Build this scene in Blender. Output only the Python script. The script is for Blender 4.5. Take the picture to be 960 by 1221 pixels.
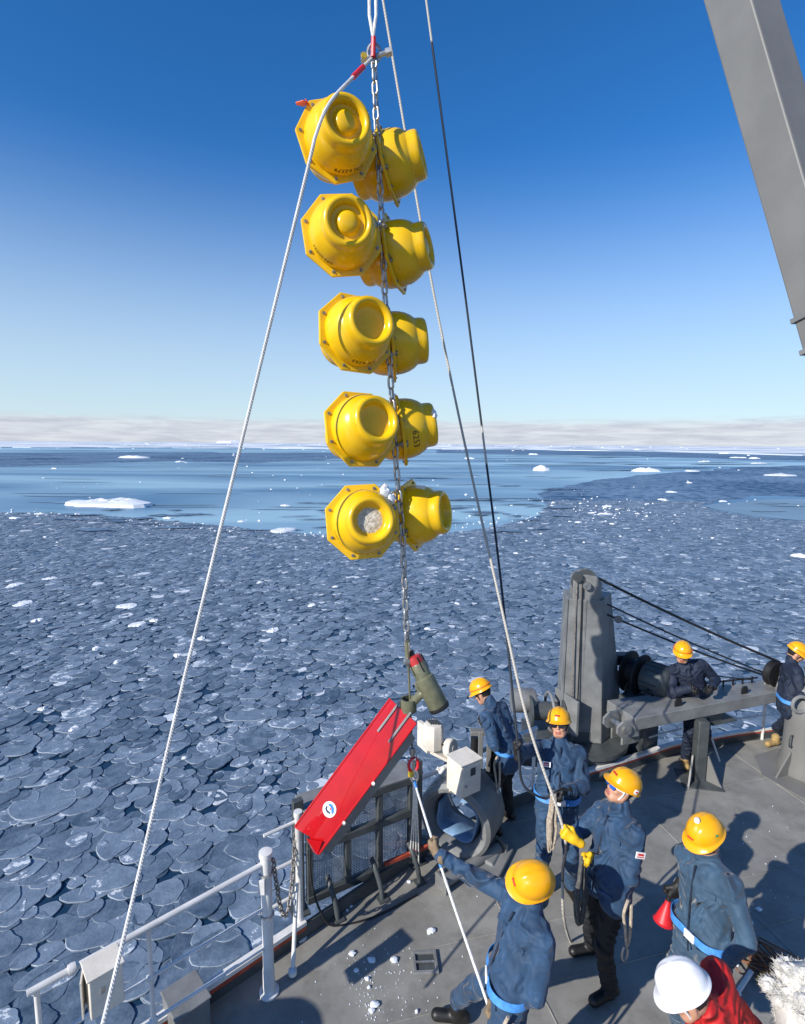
import bpy, bmesh, math, random
import numpy as np
from mathutils import Vector, Matrix, Quaternion, noise as mnoise

for _o in list(bpy.data.objects):
    bpy.data.objects.remove(_o, do_unlink=True)
SC = bpy.context.scene
COL = SC.collection
RND = random.Random(7)
rad = math.radians

# ------------------------------------------------------------------ camera
# world: x right, y ahead, z up, metres; the work deck is z = 0, the sea lies 4.8 m lower
FPX = 650.0                      # focal length for a 960 px wide frame
CAMZ = 4.15
PITCH, ROLL = rad(7.15), rad(0.40)
SEA = -4.8
cF = Vector((0, math.cos(PITCH), -math.sin(PITCH)))
cU0 = Vector((0, math.sin(PITCH), math.cos(PITCH)))
cR0 = Vector((1, 0, 0))
cR = cR0 * math.cos(ROLL) + cU0 * math.sin(ROLL)
cU = cU0 * math.cos(ROLL) - cR0 * math.sin(ROLL)
CAM = Vector((0, 0, CAMZ))
cam_d = bpy.data.cameras.new('camera')
cam = bpy.data.objects.new('camera', cam_d)
COL.objects.link(cam)
M = Matrix((cR, cU, -cF)).transposed().to_4x4()
M.translation = CAM
cam.matrix_world = M
cam_d.sensor_fit = 'HORIZONTAL'
cam_d.sensor_width = 36
cam_d.lens = 36 * FPX / 960
cam_d.clip_start = 0.05
cam_d.clip_end = 60000
SC.camera = cam

# ------------------------------------------------------------------ sky, sun, exposure
SUN_EL = rad(30)
SUN_TRAVEL = Vector((0.77, 0.64, 0)).normalized()       # horizontal way the sunlight goes
to_sun = Vector((-SUN_TRAVEL.x * math.cos(SUN_EL), -SUN_TRAVEL.y * math.cos(SUN_EL), math.sin(SUN_EL)))
W = bpy.data.worlds.new('World')
SC.world = W
W.use_nodes = True
nt = W.node_tree
for n in list(nt.nodes):
    nt.nodes.remove(n)
def NN(t, kind, **kw):
    n = t.nodes.new(kind)
    for k, v in kw.items():
        if k == 'inp':
            for kk, vv in v.items():
                n.inputs[kk].default_value = vv
        else:
            setattr(n, k, v)
    return n
wo = NN(nt, 'ShaderNodeOutputWorld')
bg = NN(nt, 'ShaderNodeBackground')
bg.inputs['Strength'].default_value = 0.15
sky = NN(nt, 'ShaderNodeTexSky', sky_type='NISHITA', sun_disc=False, sun_elevation=SUN_EL,
         sun_rotation=math.atan2(to_sun.x, to_sun.y), altitude=0, air_density=0.85, dust_density=0.2, ozone_density=5.0)
hs = NN(nt, 'ShaderNodeHueSaturation')
hs.inputs['Saturation'].default_value = 1.21
tint = NN(nt, 'ShaderNodeMix', data_type='RGBA', blend_type='MULTIPLY')
tint.inputs['Factor'].default_value = 1.0
tint.inputs[7].default_value = (0.97, 0.985, 1.04, 1)
nt.links.new(sky.outputs[0], tint.inputs[6])
nt.links.new(tint.outputs[2], hs.inputs['Color'])
tc = NN(nt, 'ShaderNodeTexCoord')
mp = NN(nt, 'ShaderNodeMapping')
mp.inputs['Scale'].default_value = (4.5, 4.5, 48)
nt.links.new(tc.outputs['Generated'], mp.inputs['Vector'])
ns = NN(nt, 'ShaderNodeTexNoise')
ns.inputs['Scale'].default_value = 2.6
ns.inputs['Detail'].default_value = 7
ns.inputs['Roughness'].default_value = 0.62
ns.inputs['Distortion'].default_value = 0.5
nt.links.new(mp.outputs[0], ns.inputs['Vector'])
sx = NN(nt, 'ShaderNodeSeparateXYZ')
nt.links.new(tc.outputs['Generated'], sx.inputs[0])
# low cloud bank hugging the horizon all the way round (about 0 to 2.5 degrees up)
r1 = NN(nt, 'ShaderNodeMapRange', interpolation_type='SMOOTHSTEP')
r1.inputs['From Min'].default_value = 0.047
r1.inputs['From Max'].default_value = 0.030
nt.links.new(sx.outputs['Z'], r1.inputs['Value'])
ad = NN(nt, 'ShaderNodeMath', operation='MULTIPLY_ADD')
ad.inputs[1].default_value = 0.018
nt.links.new(ns.outputs['Fac'], ad.inputs[0])
sb = NN(nt, 'ShaderNodeMath', operation='SUBTRACT')
nt.links.new(sx.outputs['Z'], ad.inputs[2])
sb.inputs[1].default_value = 0.009
nt.links.new(ad.outputs[0], sb.inputs[0])
nt.links.new(sb.outputs[0], r1.inputs['Value'])
cr = NN(nt, 'ShaderNodeValToRGB')
cr.color_ramp.elements[0].position = 0.36
cr.color_ramp.elements[0].color = (3.15, 3.25, 3.85, 1)
cr.color_ramp.elements[1].position = 0.62
cr.color_ramp.elements[1].color = (4.5, 4.6, 5.0, 1)
nt.links.new(ns.outputs['Fac'], cr.inputs['Fac'])
ml = NN(nt, 'ShaderNodeMath', operation='MULTIPLY')
ml.inputs[1].default_value = 0.8
nt.links.new(r1.outputs['Result'], ml.inputs[0])
# pale haze thickening towards the horizon
hz = NN(nt, 'ShaderNodeMapRange', interpolation_type='SMOOTHSTEP')
hz.inputs['From Min'].default_value = 0.46
hz.inputs['From Max'].default_value = 0.0
hz.inputs['To Max'].default_value = 0.80
nt.links.new(sx.outputs['Z'], hz.inputs['Value'])
hm = NN(nt, 'ShaderNodeMix', data_type='RGBA')
hm.inputs[7].default_value = (3.8, 4.6, 4.9, 1)
nt.links.new(hz.outputs['Result'], hm.inputs['Factor'])
nt.links.new(hs.outputs[0], hm.inputs[6])
mx = NN(nt, 'ShaderNodeMix', data_type='RGBA')
nt.links.new(ml.outputs[0], mx.inputs['Factor'])
nt.links.new(hm.outputs[2], mx.inputs[6])
nt.links.new(cr.outputs[0], mx.inputs[7])
nt.links.new(mx.outputs[2], bg.inputs['Color'])
nt.links.new(bg.outputs[0], wo.inputs['Surface'])

sun_d = bpy.data.lights.new('sun', 'SUN')
sun_d.energy = 5.0
sun_d.angle = rad(0.5)
sun_d.color = (1.0, 0.95, 0.87)
sun = bpy.data.objects.new('sun', sun_d)
COL.objects.link(sun)
sun.rotation_mode = 'QUATERNION'
sun.rotation_quaternion = (-to_sun).to_track_quat('-Z', 'Y')
sun.location = (-6, -4, 14)
SC.view_settings.view_transform = 'Standard'
SC.view_settings.look = 'None'
SC.view_settings.exposure = 0.18
SC.view_settings.gamma = 1.0
SC.view_settings.use_curve_mapping = False

# ------------------------------------------------------------------ helpers
def P(px, py, y=None, z=None):
    """a point of the place, from where it shows in the photograph and its distance ahead (y) or height (z)"""
    d = cR * ((px - 480) / FPX) + cU * ((610.5 - py) / FPX) + cF
    t = y / d.y if y is not None else (z - CAMZ) / d.z
    return CAM + d * t
def project(p):
    v = Vector(p) - CAM
    q = v.dot(cF)
    return 480 + FPX * v.dot(cR) / q, 610.5 - FPX * v.dot(cU) / q, q

def mat(name, col, rough=0.5, metal=0.0, var=0.12, scale=6.0, bump=0.0, bscale=60.0, spec=0.5, coat=0.0,
        col2=None, detail=5.0, dist=0.01, stretch=None, lo=0.35, hi=0.65, trans=0.0, rvar=0.0, sheen=0.0, dirt=None, dscale=9.0, dlo=.62, dhi=.74, crease=0.0):
    m = bpy.data.materials.new(name)
    m.use_nodes = True
    t = m.node_tree
    b = t.nodes['Principled BSDF']
    b.inputs['Roughness'].default_value = rough
    b.inputs['Metallic'].default_value = metal
    b.inputs['Specular IOR Level'].default_value = spec
    b.inputs['Coat Weight'].default_value = coat
    b.inputs['Coat Roughness'].default_value = 0.06
    b.inputs['Transmission Weight'].default_value = trans
    if sheen:
        b.inputs['Sheen Weight'].default_value = sheen
    c = NN(t, 'ShaderNodeTexCoord')
    mpn = NN(t, 'ShaderNodeMapping')
    if stretch:
        mpn.inputs['Scale'].default_value = stretch
    t.links.new(c.outputs['Object'], mpn.inputs['Vector'])
    n = NN(t, 'ShaderNodeTexNoise')
    n.inputs['Scale'].default_value = scale
    n.inputs['Detail'].default_value = detail
    n.inputs['Roughness'].default_value = 0.62
    t.links.new(mpn.outputs[0], n.inputs['Vector'])
    r = NN(t, 'ShaderNodeValToRGB')
    r.color_ramp.elements[0].position = lo
    r.color_ramp.elements[1].position = hi
    a = [x * (1 - var) for x in col]
    e = col2 if col2 else [min(1, x * (1 + var)) for x in col]
    r.color_ramp.elements[0].color = (*a, 1)
    r.color_ramp.elements[1].color = (*e, 1)
    t.links.new(n.outputs['Fac'], r.inputs['Fac'])
    colr = r.outputs[0]
    if dirt:                               # scuffs and grime with shapes of their own
        nd = NN(t, 'ShaderNodeTexNoise'); nd.inputs['Scale'].default_value = dscale; nd.inputs['Detail'].default_value = 9; nd.inputs['Roughness'].default_value = 0.75
        oi = NN(t, 'ShaderNodeObjectInfo'); av = NN(t, 'ShaderNodeVectorMath', operation='ADD')
        t.links.new(c.outputs['Object'], av.inputs[0]); t.links.new(oi.outputs['Location'], av.inputs[1]); t.links.new(av.outputs[0], nd.inputs['Vector'])
        rd_ = NN(t, 'ShaderNodeMapRange'); rd_.inputs['From Min'].default_value = dlo; rd_.inputs['From Max'].default_value = dhi; rd_.inputs['To Max'].default_value = 0.75
        t.links.new(nd.outputs['Fac'], rd_.inputs['Value'])
        md = NN(t, 'ShaderNodeMix', data_type='RGBA'); md.inputs[7].default_value = (*dirt, 1)
        t.links.new(rd_.outputs[0], md.inputs['Factor']); t.links.new(colr, md.inputs[6]); colr = md.outputs[2]
    t.links.new(colr, b.inputs['Base Color'])
    if rvar:
        rr = NN(t, 'ShaderNodeMapRange')
        rr.inputs['To Min'].default_value = rough - rvar
        rr.inputs['To Max'].default_value = rough + rvar
        t.links.new(n.outputs['Fac'], rr.inputs['Value'])
        t.links.new(rr.outputs[0], b.inputs['Roughness'])
    if bump:
        n2 = NN(t, 'ShaderNodeTexNoise')
        n2.inputs['Scale'].default_value = bscale
        n2.inputs['Detail'].default_value = 4
        if crease:
            n2.noise_type = 'RIDGED_MULTIFRACTAL'; n2.inputs['Detail'].default_value = 2.5; n2.inputs['Distortion'].default_value = crease
        t.links.new(mpn.outputs[0], n2.inputs['Vector'])
        bp = NN(t, 'ShaderNodeBump')
        bp.inputs['Strength'].default_value = bump
        bp.inputs['Distance'].default_value = dist
        t.links.new(n2.outputs['Fac'], bp.inputs['Height'])
        t.links.new(bp.outputs[0], b.inputs['Normal'])
    return m

def band_rope_mat(name, c1, c2, scale, ratio=0.5):
    """three-strand line marked in alternating pale and dark lengths along its run"""
    m = bpy.data.materials.new(name)
    m.use_nodes = True
    t = m.node_tree
    b = t.nodes['Principled BSDF']
    b.inputs['Roughness'].default_value = 0.75
    c = NN(t, 'ShaderNodeTexCoord')
    mpn = NN(t, 'ShaderNodeMapping')
    mpn.inputs['Scale'].default_value = (0.02, 0.02, 1.0)
    t.links.new(c.outputs['Object'], mpn.inputs['Vector'])
    n = NN(t, 'ShaderNodeTexNoise')
    n.inputs['Scale'].default_value = scale
    n.inputs['Detail'].default_value = 1.0
    t.links.new(mpn.outputs[0], n.inputs['Vector'])
    r = NN(t, 'ShaderNodeValToRGB')
    r.color_ramp.elements[0].position = ratio - 0.01
    r.color_ramp.elements[1].position = ratio + 0.01
    r.color_ramp.elements[0].color = (*c1, 1)
    r.color_ramp.elements[1].color = (*c2, 1)
    t.links.new(n.outputs['Fac'], r.inputs['Fac'])
    w = NN(t, 'ShaderNodeTexWave', bands_direction='DIAGONAL')
    w.inputs['Scale'].default_value = 26
    w.inputs['Distortion'].default_value = 1.0
    t.links.new(c.outputs['Object'], w.inputs['Vector'])
    mm = NN(t, 'ShaderNodeMix', data_type='RGBA', blend_type='MULTIPLY')
    mm.inputs['Factor'].default_value = 0.35
    t.links.new(r.outputs[0], mm.inputs[6])
    t.links.new(w.outputs['Color'], mm.inputs[7])
    t.links.new(mm.outputs[2], b.inputs['Base Color'])
    bp = NN(t, 'ShaderNodeBump')
    bp.inputs['Strength'].default_value = 0.6
    bp.inputs['Distance'].default_value = 0.004
    t.links.new(w.outputs['Fac'], bp.inputs['Height'])
    t.links.new(bp.outputs[0], b.inputs['Normal'])
    return m

def root(name, label, cat, loc, group=None, rot=None):
    o = bpy.data.objects.new(name, None)
    COL.objects.link(o)
    o.empty_display_size = 0.1
    o.location = loc
    if rot is not None:
        o.rotation_mode = 'QUATERNION'
        o.rotation_quaternion = rot
    tag(o, label, cat, group)
    return o
def tag(o, label=None, cat=None, group=None, kind=None):
    if label: o['label'] = label
    if cat: o['category'] = cat
    if group: o['group'] = group
    if kind: o['kind'] = kind
    return o
ORG = {}
class MB:
    """collects shapes; build() links them as one mesh object"""
    def __init__(s):
        s.v, s.f, s.m = [], [], []
    def add(s, vs, fs, mi=0):
        k = len(s.v)
        s.v += [Vector(x) for x in vs]
        s.f += [tuple(i + k for i in q) for q in fs]
        s.m += [mi] * len(fs)
        return s
    def box(s, c, size, rot=None, mi=0, taper=1.0):
        c = Vector(c)
        vs = []
        for dz in (-.5, .5):
            k = taper if dz > 0 else 1.0
            for dx, dy in ((-.5, -.5), (.5, -.5), (.5, .5), (-.5, .5)):
                p = Vector((dx * size[0] * k, dy * size[1] * k, dz * size[2]))
                if rot is not None: p = rot @ p
                vs.append(c + p)
        return s.add(vs, [(3, 2, 1, 0), (4, 5, 6, 7), (0, 1, 5, 4), (1, 2, 6, 5), (2, 3, 7, 6), (3, 0, 4, 7)], mi)
    def bar(s, a, b, w, h, mi=0, up=(0, 0, 1)):
        a, b = Vector(a), Vector(b)
        R = frame(b - a, up)
        return s.box((a + b) / 2, (w, (b - a).length, h), R, mi)
    def tube(s, pts, r, seg=8, mi=0, caps=True, closed=False):
        pts = [Vector(p) for p in pts]
        n = len(pts)
        rr = r if isinstance(r, (list, tuple)) else [r] * n
        ts = []
        for i in range(n):
            if closed: t = pts[(i + 1) % n] - pts[i - 1]
            else: t = pts[min(i + 1, n - 1)] - pts[max(i - 1, 0)]
            ts.append(t.normalized() if t.length > 1e-9 else Vector((0, 0, 1)))
        a = ts[0].orthogonal().normalized()
        vs = []
        prev = ts[0]
        for i in range(n):
            a = prev.rotation_difference(ts[i]) @ a
            a = (a - ts[i] * a.dot(ts[i])).normalized()
            b = ts[i].cross(a)
            prev = ts[i]
            for j in range(seg):
                q = 2 * math.pi * j / seg
                vs.append(pts[i] + (a * math.cos(q) + b * math.sin(q)) * rr[i])
        fs = []
        for i in range(n if closed else n - 1):
            i2 = (i + 1) % n
            for j in range(seg):
                j2 = (j + 1) % seg
                fs.append((i * seg + j, i * seg + j2, i2 * seg + j2, i2 * seg + j))
        if caps and not closed:
            fs.append(tuple(range(seg))[::-1])
            fs.append(tuple(range((n - 1) * seg, n * seg)))
        return s.add(vs, fs, mi)
    def lathe(s, prof, seg=32, org=(0, 0, 0), axis=(0, 0, 1), mi=0, R=None, sy=1.0):
        org = Vector(org)
        if R is None: R = Vector((0, 0, 1)).rotation_difference(Vector(axis).normalized()).to_matrix()
        vs, fs = [], []
        for (r, z) in prof:
            for j in range(seg):
                q = 2 * math.pi * j / seg
                vs.append(org + R @ Vector((r * math.cos(q), r * sy * math.sin(q), z)))
        for i in range(len(prof) - 1):
            for j in range(seg):
                j2 = (j + 1) % seg
                fs.append((i * seg + j, i * seg + j2, (i + 1) * seg + j2, (i + 1) * seg + j))
        fs.append(tuple(range(seg))[::-1])
        k = (len(prof) - 1) * seg
        fs.append(tuple(range(k, k + seg)))
        return s.add(vs, fs, mi)
    def prism(s, poly, org, R, depth, mi=0):
        """poly in the local xy plane of R at org, pulled along local z by depth"""
        org = Vector(org)
        n = len(poly)
        vs = [org + R @ Vector((x, y, 0)) for x, y in poly] + [org + R @ Vector((x, y, depth)) for x, y in poly]
        fs = [tuple(range(n))[::-1], tuple(range(n, 2 * n))]
        for i in range(n):
            j = (i + 1) % n
            fs.append((i, j, j + n, i + n))
        return s.add(vs, fs, mi)
    def build(s, name, mats, parent=None, org=None, smooth=True, bevel=0.0, angle=38, local=False):
        if parent is not None:
            o0 = ORG.get(parent.name, Vector((0, 0, 0))) if not local else Vector((0, 0, 0))
        else:
            o0 = Vector(org) if org is not None else Vector((0, 0, 0))
        me = bpy.data.meshes.new(name)
        me.from_pydata([v - o0 for v in s.v], [], s.f)
        ml = mats if isinstance(mats, (list, tuple)) else [mats]
        for x in ml: me.materials.append(x)
        if len(ml) > 1: me.polygons.foreach_set('material_index', s.m)
        bm = bmesh.new(); bm.from_mesh(me)
        bmesh.ops.recalc_face_normals(bm, faces=bm.faces)
        bm.to_mesh(me); bm.free()
        if smooth:
            me.polygons.foreach_set('use_smooth', [True] * len(me.polygons))
            me.set_sharp_from_angle(angle=rad(angle))
        o = bpy.data.objects.new(name, me)
        COL.objects.link(o)
        if parent is not None:
            o.parent = parent
            ORG[o.name] = o0
        else:
            o.location = o0
            ORG[o.name] = o0
        if bevel:
            bv = o.modifiers.new('bevel', 'BEVEL')
            bv.width = bevel; bv.segments = 2; bv.limit_method = 'ANGLE'; bv.angle_limit = rad(40)
            bv.harden_normals = False
        return o
def frame(fwd, up=(0, 0, 1)):
    """3x3 with columns x = side, y = fwd, z = up"""
    y = Vector(fwd).normalized()
    u = Vector(up)
    if abs(y.dot(u.normalized())) > 0.995: u = Vector((1, 0, 0)) if abs(y.x) < 0.9 else Vector((0, 1, 0))
    x = y.cross(u).normalized()
    z = x.cross(y)
    return Matrix((x, y, z)).transposed()
def thing(name, label, cat, loc, group=None):
    o = root(name, label, cat, loc, group)
    ORG[o.name] = Vector(loc)
    return o
def catmull(pts, sub=6):
    pts = [Vector(p) for p in pts]
    out = []
    for i in range(len(pts) - 1):
        p0 = pts[max(i - 1, 0)]; p1 = pts[i]; p2 = pts[i + 1]; p3 = pts[min(i + 2, len(pts) - 1)]
        for k in range(sub):
            t = k / sub
            out.append(0.5 * ((2 * p1) + (p2 - p0) * t + (2 * p0 - 5 * p1 + 4 * p2 - p3) * t * t + (3 * p1 - p0 - 3 * p2 + p3) * t ** 3))
    out.append(pts[-1])
    return out
def line(pts, sub=8):
    pts = [Vector(p) for p in pts]
    out = []
    for a, b in zip(pts[:-1], pts[1:]):
        out += [a.lerp(b, k / sub) for k in range(sub)]
    return out + [pts[-1]]
def copy_tree(o, parent=None):
    c = o.copy()
    COL.objects.link(c)
    if parent is not None: c.parent = parent
    for ch in list(o.children):
        copy_tree(ch, c)
    return c
def text_mesh(s, size, extrude=0.0):
    cu = bpy.data.curves.new('txt', 'FONT')
    cu.body = s; cu.size = size; cu.extrude = extrude
    cu.align_x = 'CENTER'; cu.align_y = 'CENTER'
    cu.resolution_u = 2
    o = bpy.data.objects.new('txt', cu)
    COL.objects.link(o)
    dg = bpy.context.evaluated_depsgraph_get()
    me = bpy.data.meshes.new_from_object(o.evaluated_get(dg))
    bpy.data.objects.remove(o)
    vs = [v.co.copy() for v in me.vertices]
    fs = [tuple(p.vertices) for p in me.polygons]
    return vs, fs

# ------------------------------------------------------------------ materials
MT = {}
MT['deck'] = mat('deck_paint', (0.255, 0.246, 0.222), 0.62, dirt=(0.15, 0.142, 0.125), dscale=2.2, dlo=.47, dhi=.66, var=0.2, scale=1.3, bump=0.35, bscale=260, dist=0.003, detail=9, rvar=0.15)
MT['hull'] = mat('hull_paint', (0.10, 0.105, 0.11), 0.5, var=0.2, scale=2, bump=0.1)
MT['grey'] = mat('grey_paint', (0.19, 0.193, 0.19), 0.48, dirt=(0.12, 0.10, 0.08), dscale=5, dlo=.63, dhi=.78, var=0.22, scale=4, bump=0.12, bscale=90, dist=0.004, detail=8, rvar=0.12)
MT['grey_dark'] = mat('dark_grey_paint', (0.06, 0.068, 0.07), 0.5, var=0.25, scale=5, bump=0.12, bscale=80, dist=0.004, rvar=0.1)
MT['boom'] = mat('boom_paint', (0.17, 0.168, 0.16), 0.5, var=0.08, scale=2, bump=0.06, bscale=40, dist=0.003)
MT['white'] = mat('white_paint', (0.70, 0.68, 0.65), 0.4, dirt=(0.36, 0.24, 0.15), dscale=6, dlo=.62, dhi=.75, var=0.12, scale=7, bump=0.08, bscale=70, dist=0.003, rvar=0.1)
MT['cream'] = mat('cream_paint', (0.72, 0.66, 0.56), 0.42, dirt=(0.40, 0.30, 0.20), dscale=7, dlo=.62, dhi=.78, var=0.10, scale=9, bump=0.05)
MT['redlead'] = mat('red_lead_paint', (0.42, 0.07, 0.035), 0.6, var=0.3, scale=12)
MT['black'] = mat('black_rubber', (0.012, 0.012, 0.013), 0.5, var=0.2, scale=20)
MT['steel'] = mat('galvanised_steel', (0.46, 0.45, 0.43), 0.42, metal=0.85, var=0.3, scale=14, rvar=0.15)
MT['rusty'] = mat('worn_chain_steel', (0.30, 0.27, 0.24), 0.5, metal=0.6, var=0.4, scale=30, rvar=0.1)
MT['yellow'] = mat('yellow_plastic', (0.84, 0.49, 0.006), 0.27, var=0.07, scale=5, bump=0.07, bscale=35, dist=0.004, spec=0.5, rvar=0.09, col2=(0.88, 0.54, 0.008), dirt=(0.40, 0.22, 0.02))
MT['helmet'] = mat('yellow_helmet', (0.84, 0.385, 0.006), 0.24, dirt=(0.42, 0.22, 0.03), dscale=14, dlo=.64, dhi=.80, var=0.05, scale=6, spec=0.5)
MT['helmet_white'] = mat('white_helmet', (0.78, 0.78, 0.80), 0.25, var=0.04, scale=6)
MT['navy'] = mat('blue_winter_cloth', (0.017, 0.053, 0.115), 0.72, var=0.28, scale=7, bump=1.0, bscale=7.0, dist=0.075, crease=1.2, sheen=0.1, detail=6)
MT['navy_dark'] = mat('dark_navy_cloth', (0.008, 0.016, 0.038), 0.75, var=0.3, scale=7, bump=1.0, bscale=7.0, dist=0.075, crease=1.2)
MT['navy_grey'] = mat('faded_blue_cloth', (0.032, 0.074, 0.128), 0.72, var=0.25, scale=7, bump=1.0, bscale=7.0, dist=0.075, crease=1.2, sheen=0.15)
MT['blacktr'] = mat('black_trouser_cloth', (0.008, 0.009, 0.012), 0.8, var=0.3, scale=7, bump=1.0, bscale=7.0, dist=0.075, crease=1.2)
MT['redjk'] = mat('red_jacket_cloth', (0.52, 0.012, 0.012), 0.65, var=0.15, scale=7, bump=1.0, bscale=7.0, dist=0.075, crease=1.2)
MT['skin'] = mat('skin', (0.52, 0.27, 0.17), 0.5, var=0.08, scale=16, bump=0.05, bscale=80, dist=0.002)
MT['lips'] = mat('lips', (0.36, 0.12, 0.09), 0.45, var=0.05)
MT['hair'] = mat('black_hair', (0.012, 0.010, 0.009), 0.6, var=0.3, scale=60, bump=0.5, bscale=120)
MT['boot'] = mat('black_boot_leather', (0.012, 0.011, 0.010), 0.45, var=0.3, scale=15)
MT['boot_tan'] = mat('tan_boot_leather', (0.36, 0.24, 0.09), 0.6, var=0.2, scale=15)
MT['glove_y'] = mat('yellow_glove', (0.78, 0.46, 0.008), 0.6, var=0.1, scale=15)
MT['glove_k'] = mat('black_glove', (0.013, 0.012, 0.012), 0.6, var=0.2, scale=15)
MT['glove_t'] = mat('tan_leather_glove', (0.20, 0.14, 0.08), 0.7, var=0.25, scale=15)
MT['glove_o'] = mat('ochre_glove', (0.55, 0.25, 0.02), 0.6, var=0.15, scale=15)
MT['belt'] = mat('blue_webbing', (0.06, 0.25, 0.62), 0.6, var=0.2, scale=30)
MT['rope_w'] = mat('white_rope', (0.74, 0.73, 0.70), 0.75, var=0.2, scale=40, bump=0.5, bscale=120, dist=0.004)
MT['rope_tan'] = mat('tan_rope', (0.42, 0.35, 0.27), 0.8, var=0.3, scale=40, bump=0.5, bscale=120, dist=0.004)
MT['rope_grey'] = mat('grey_rope', (0.10, 0.10, 0.095), 0.8, var=0.3, scale=40, bump=0.5, bscale=120, dist=0.004)
MT['red'] = mat('glossy_red_vane', (0.47, 0.006, 0.009), 0.07, dirt=(0.36, 0.008, 0.010), dscale=5, dlo=.58, dhi=.80, var=0.08, scale=5, spec=0.5, coat=0.25)
MT['red_tape'] = mat('red_tape', (0.62, 0.02, 0.03), 0.45, var=0.1, scale=30)
MT['orange'] = mat('orange_tape', (0.85, 0.12, 0.01), 0.5, var=0.1)
MT['olive'] = mat('olive_housing', (0.14, 0.14, 0.085), 0.35, var=0.2, scale=12, bump=0.05)
MT['ice'] = mat('white_ice', (0.80, 0.83, 0.86), 0.55, var=0.10, scale=0.8, bump=0.5, bscale=6, dist=0.15, col2=(0.88, 0.89, 0.90))
MT['ice_chunk'] = mat('ice_chunk', (0.75, 0.79, 0.84), 0.35, var=0.08, scale=20, bump=0.4, bscale=40, dist=0.01)
MT['marker'] = mat('marker_ink', (0.06, 0.035, 0.01), 0.6, var=0.1)
MT['patch'] = mat('white_patch', (0.78, 0.78, 0.78), 0.6, var=0.04)
MT['redmark'] = mat('red_mark', (0.60, 0.03, 0.02), 0.5, var=0.05)
MT['green'] = mat('green_mark', (0.01, 0.22, 0.08), 0.5, var=0.05)
MT['blue'] = mat('blue_mark', (0.03, 0.20, 0.62), 0.4, var=0.05)
MT['lens'] = mat('dark_lens', (0.012, 0.012, 0.02), 0.06, var=0.0)
MT['lens_b'] = mat('blue_mirror_lens', (0.03, 0.14, 0.55), 0.06, var=0.0, metal=0.5)
MT['brass'] = mat('brass_tag', (0.65, 0.45, 0.05), 0.4, var=0.2, metal=0.4)
MT['shade_blue'] = mat('ring_shade_blue', (0.16, 0.27, 0.42), 0.5, var=0.25, scale=9, bump=0.4, bscale=14, dist=0.02)  # bluish shade inside the fairlead, put into the colour
MT['cap_red'] = mat('red_end_cap', (0.45, 0.03, 0.03), 0.4, var=0.1)
MT['fleece'] = mat('white_fleece', (0.60, 0.58, 0.53), 0.9, var=0.08, scale=20)
MT['tangle'] = mat('brown_cord', (0.22, 0.10, 0.05), 0.7, var=0.3, scale=20)

# ------------------------------------------------------------------ sea and ice
def node_mat(name):
    m = bpy.data.materials.new(name); m.use_nodes = True
    return m, m.node_tree, m.node_tree.nodes['Principled BSDF']
# open water in the lead, skinned here and there with young grey ice
m, t, b = node_mat('sea_water')
g = NN(t, 'ShaderNodeNewGeometry')
mp1 = NN(t, 'ShaderNodeMapping'); mp1.inputs['Scale'].default_value = (0.006, 0.022, 1)
t.links.new(g.outputs['Position'], mp1.inputs['Vector'])
n1 = NN(t, 'ShaderNodeTexNoise'); n1.inputs['Scale'].default_value = 1.0; n1.inputs['Detail'].default_value = 6; n1.inputs['Distortion'].default_value = 0.6
t.links.new(mp1.outputs[0], n1.inputs['Vector'])
rp = NN(t, 'ShaderNodeValToRGB')
rp.color_ramp.elements[0].position = 0.40; rp.color_ramp.elements[0].color = (0.010, 0.036, 0.075, 1)
rp.color_ramp.elements[1].position = 0.62; rp.color_ramp.elements[1].color = (0.016, 0.048, 0.092, 1)
t.links.new(n1.outputs['Fac'], rp.inputs['Fac'])
t.links.new(rp.outputs[0], b.inputs['Base Color'])
b.inputs['Roughness'].default_value = 0.32
b.inputs['Specular IOR Level'].default_value = 0.36
n2 = NN(t, 'ShaderNodeTexNoise'); n2.inputs['Scale'].default_value = 3.0; n2.inputs['Detail'].default_value = 4
mp2 = NN(t, 'ShaderNodeMapping'); mp2.inputs['Scale'].default_value = (0.5, 1.0, 1)
t.links.new(g.outputs['Position'], mp2.inputs['Vector']); t.links.new(mp2.outputs[0], n2.inputs['Vector'])
bp = NN(t, 'ShaderNodeBump'); bp.inputs['Strength'].default_value = 0.25; bp.inputs['Distance'].default_value = 0.05
MT['sea'] = m
# open lead with young ice: sky reflection put into its lighter blue base
m, t, b = node_mat('young_ice')
g = NN(t, 'ShaderNodeNewGeometry')
mp1 = NN(t, 'ShaderNodeMapping'); mp1.inputs['Scale'].default_value = (0.005, 0.020, 1)
t.links.new(g.outputs['Position'], mp1.inputs['Vector'])
n1 = NN(t, 'ShaderNodeTexNoise'); n1.inputs['Scale'].default_value = 1.0; n1.inputs['Detail'].default_value = 7; n1.inputs['Distortion'].default_value = 0.8
t.links.new(mp1.outputs[0], n1.inputs['Vector'])
rp = NN(t, 'ShaderNodeValToRGB'); e = rp.color_ramp.elements
e[0].position = 0.38; e[0].color = (0.026, 0.130, 0.270, 1)
e[1].position = 0.57; e[1].color = (0.30, 0.48, 0.58, 1)
t.links.new(n1.outputs['Fac'], rp.inputs['Fac']); t.links.new(rp.outputs[0], b.inputs['Base Color'])
b.inputs['Roughness'].default_value = 0.35; b.inputs['Specular IOR Level'].default_value = 0.3
MT['young'] = m
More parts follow.
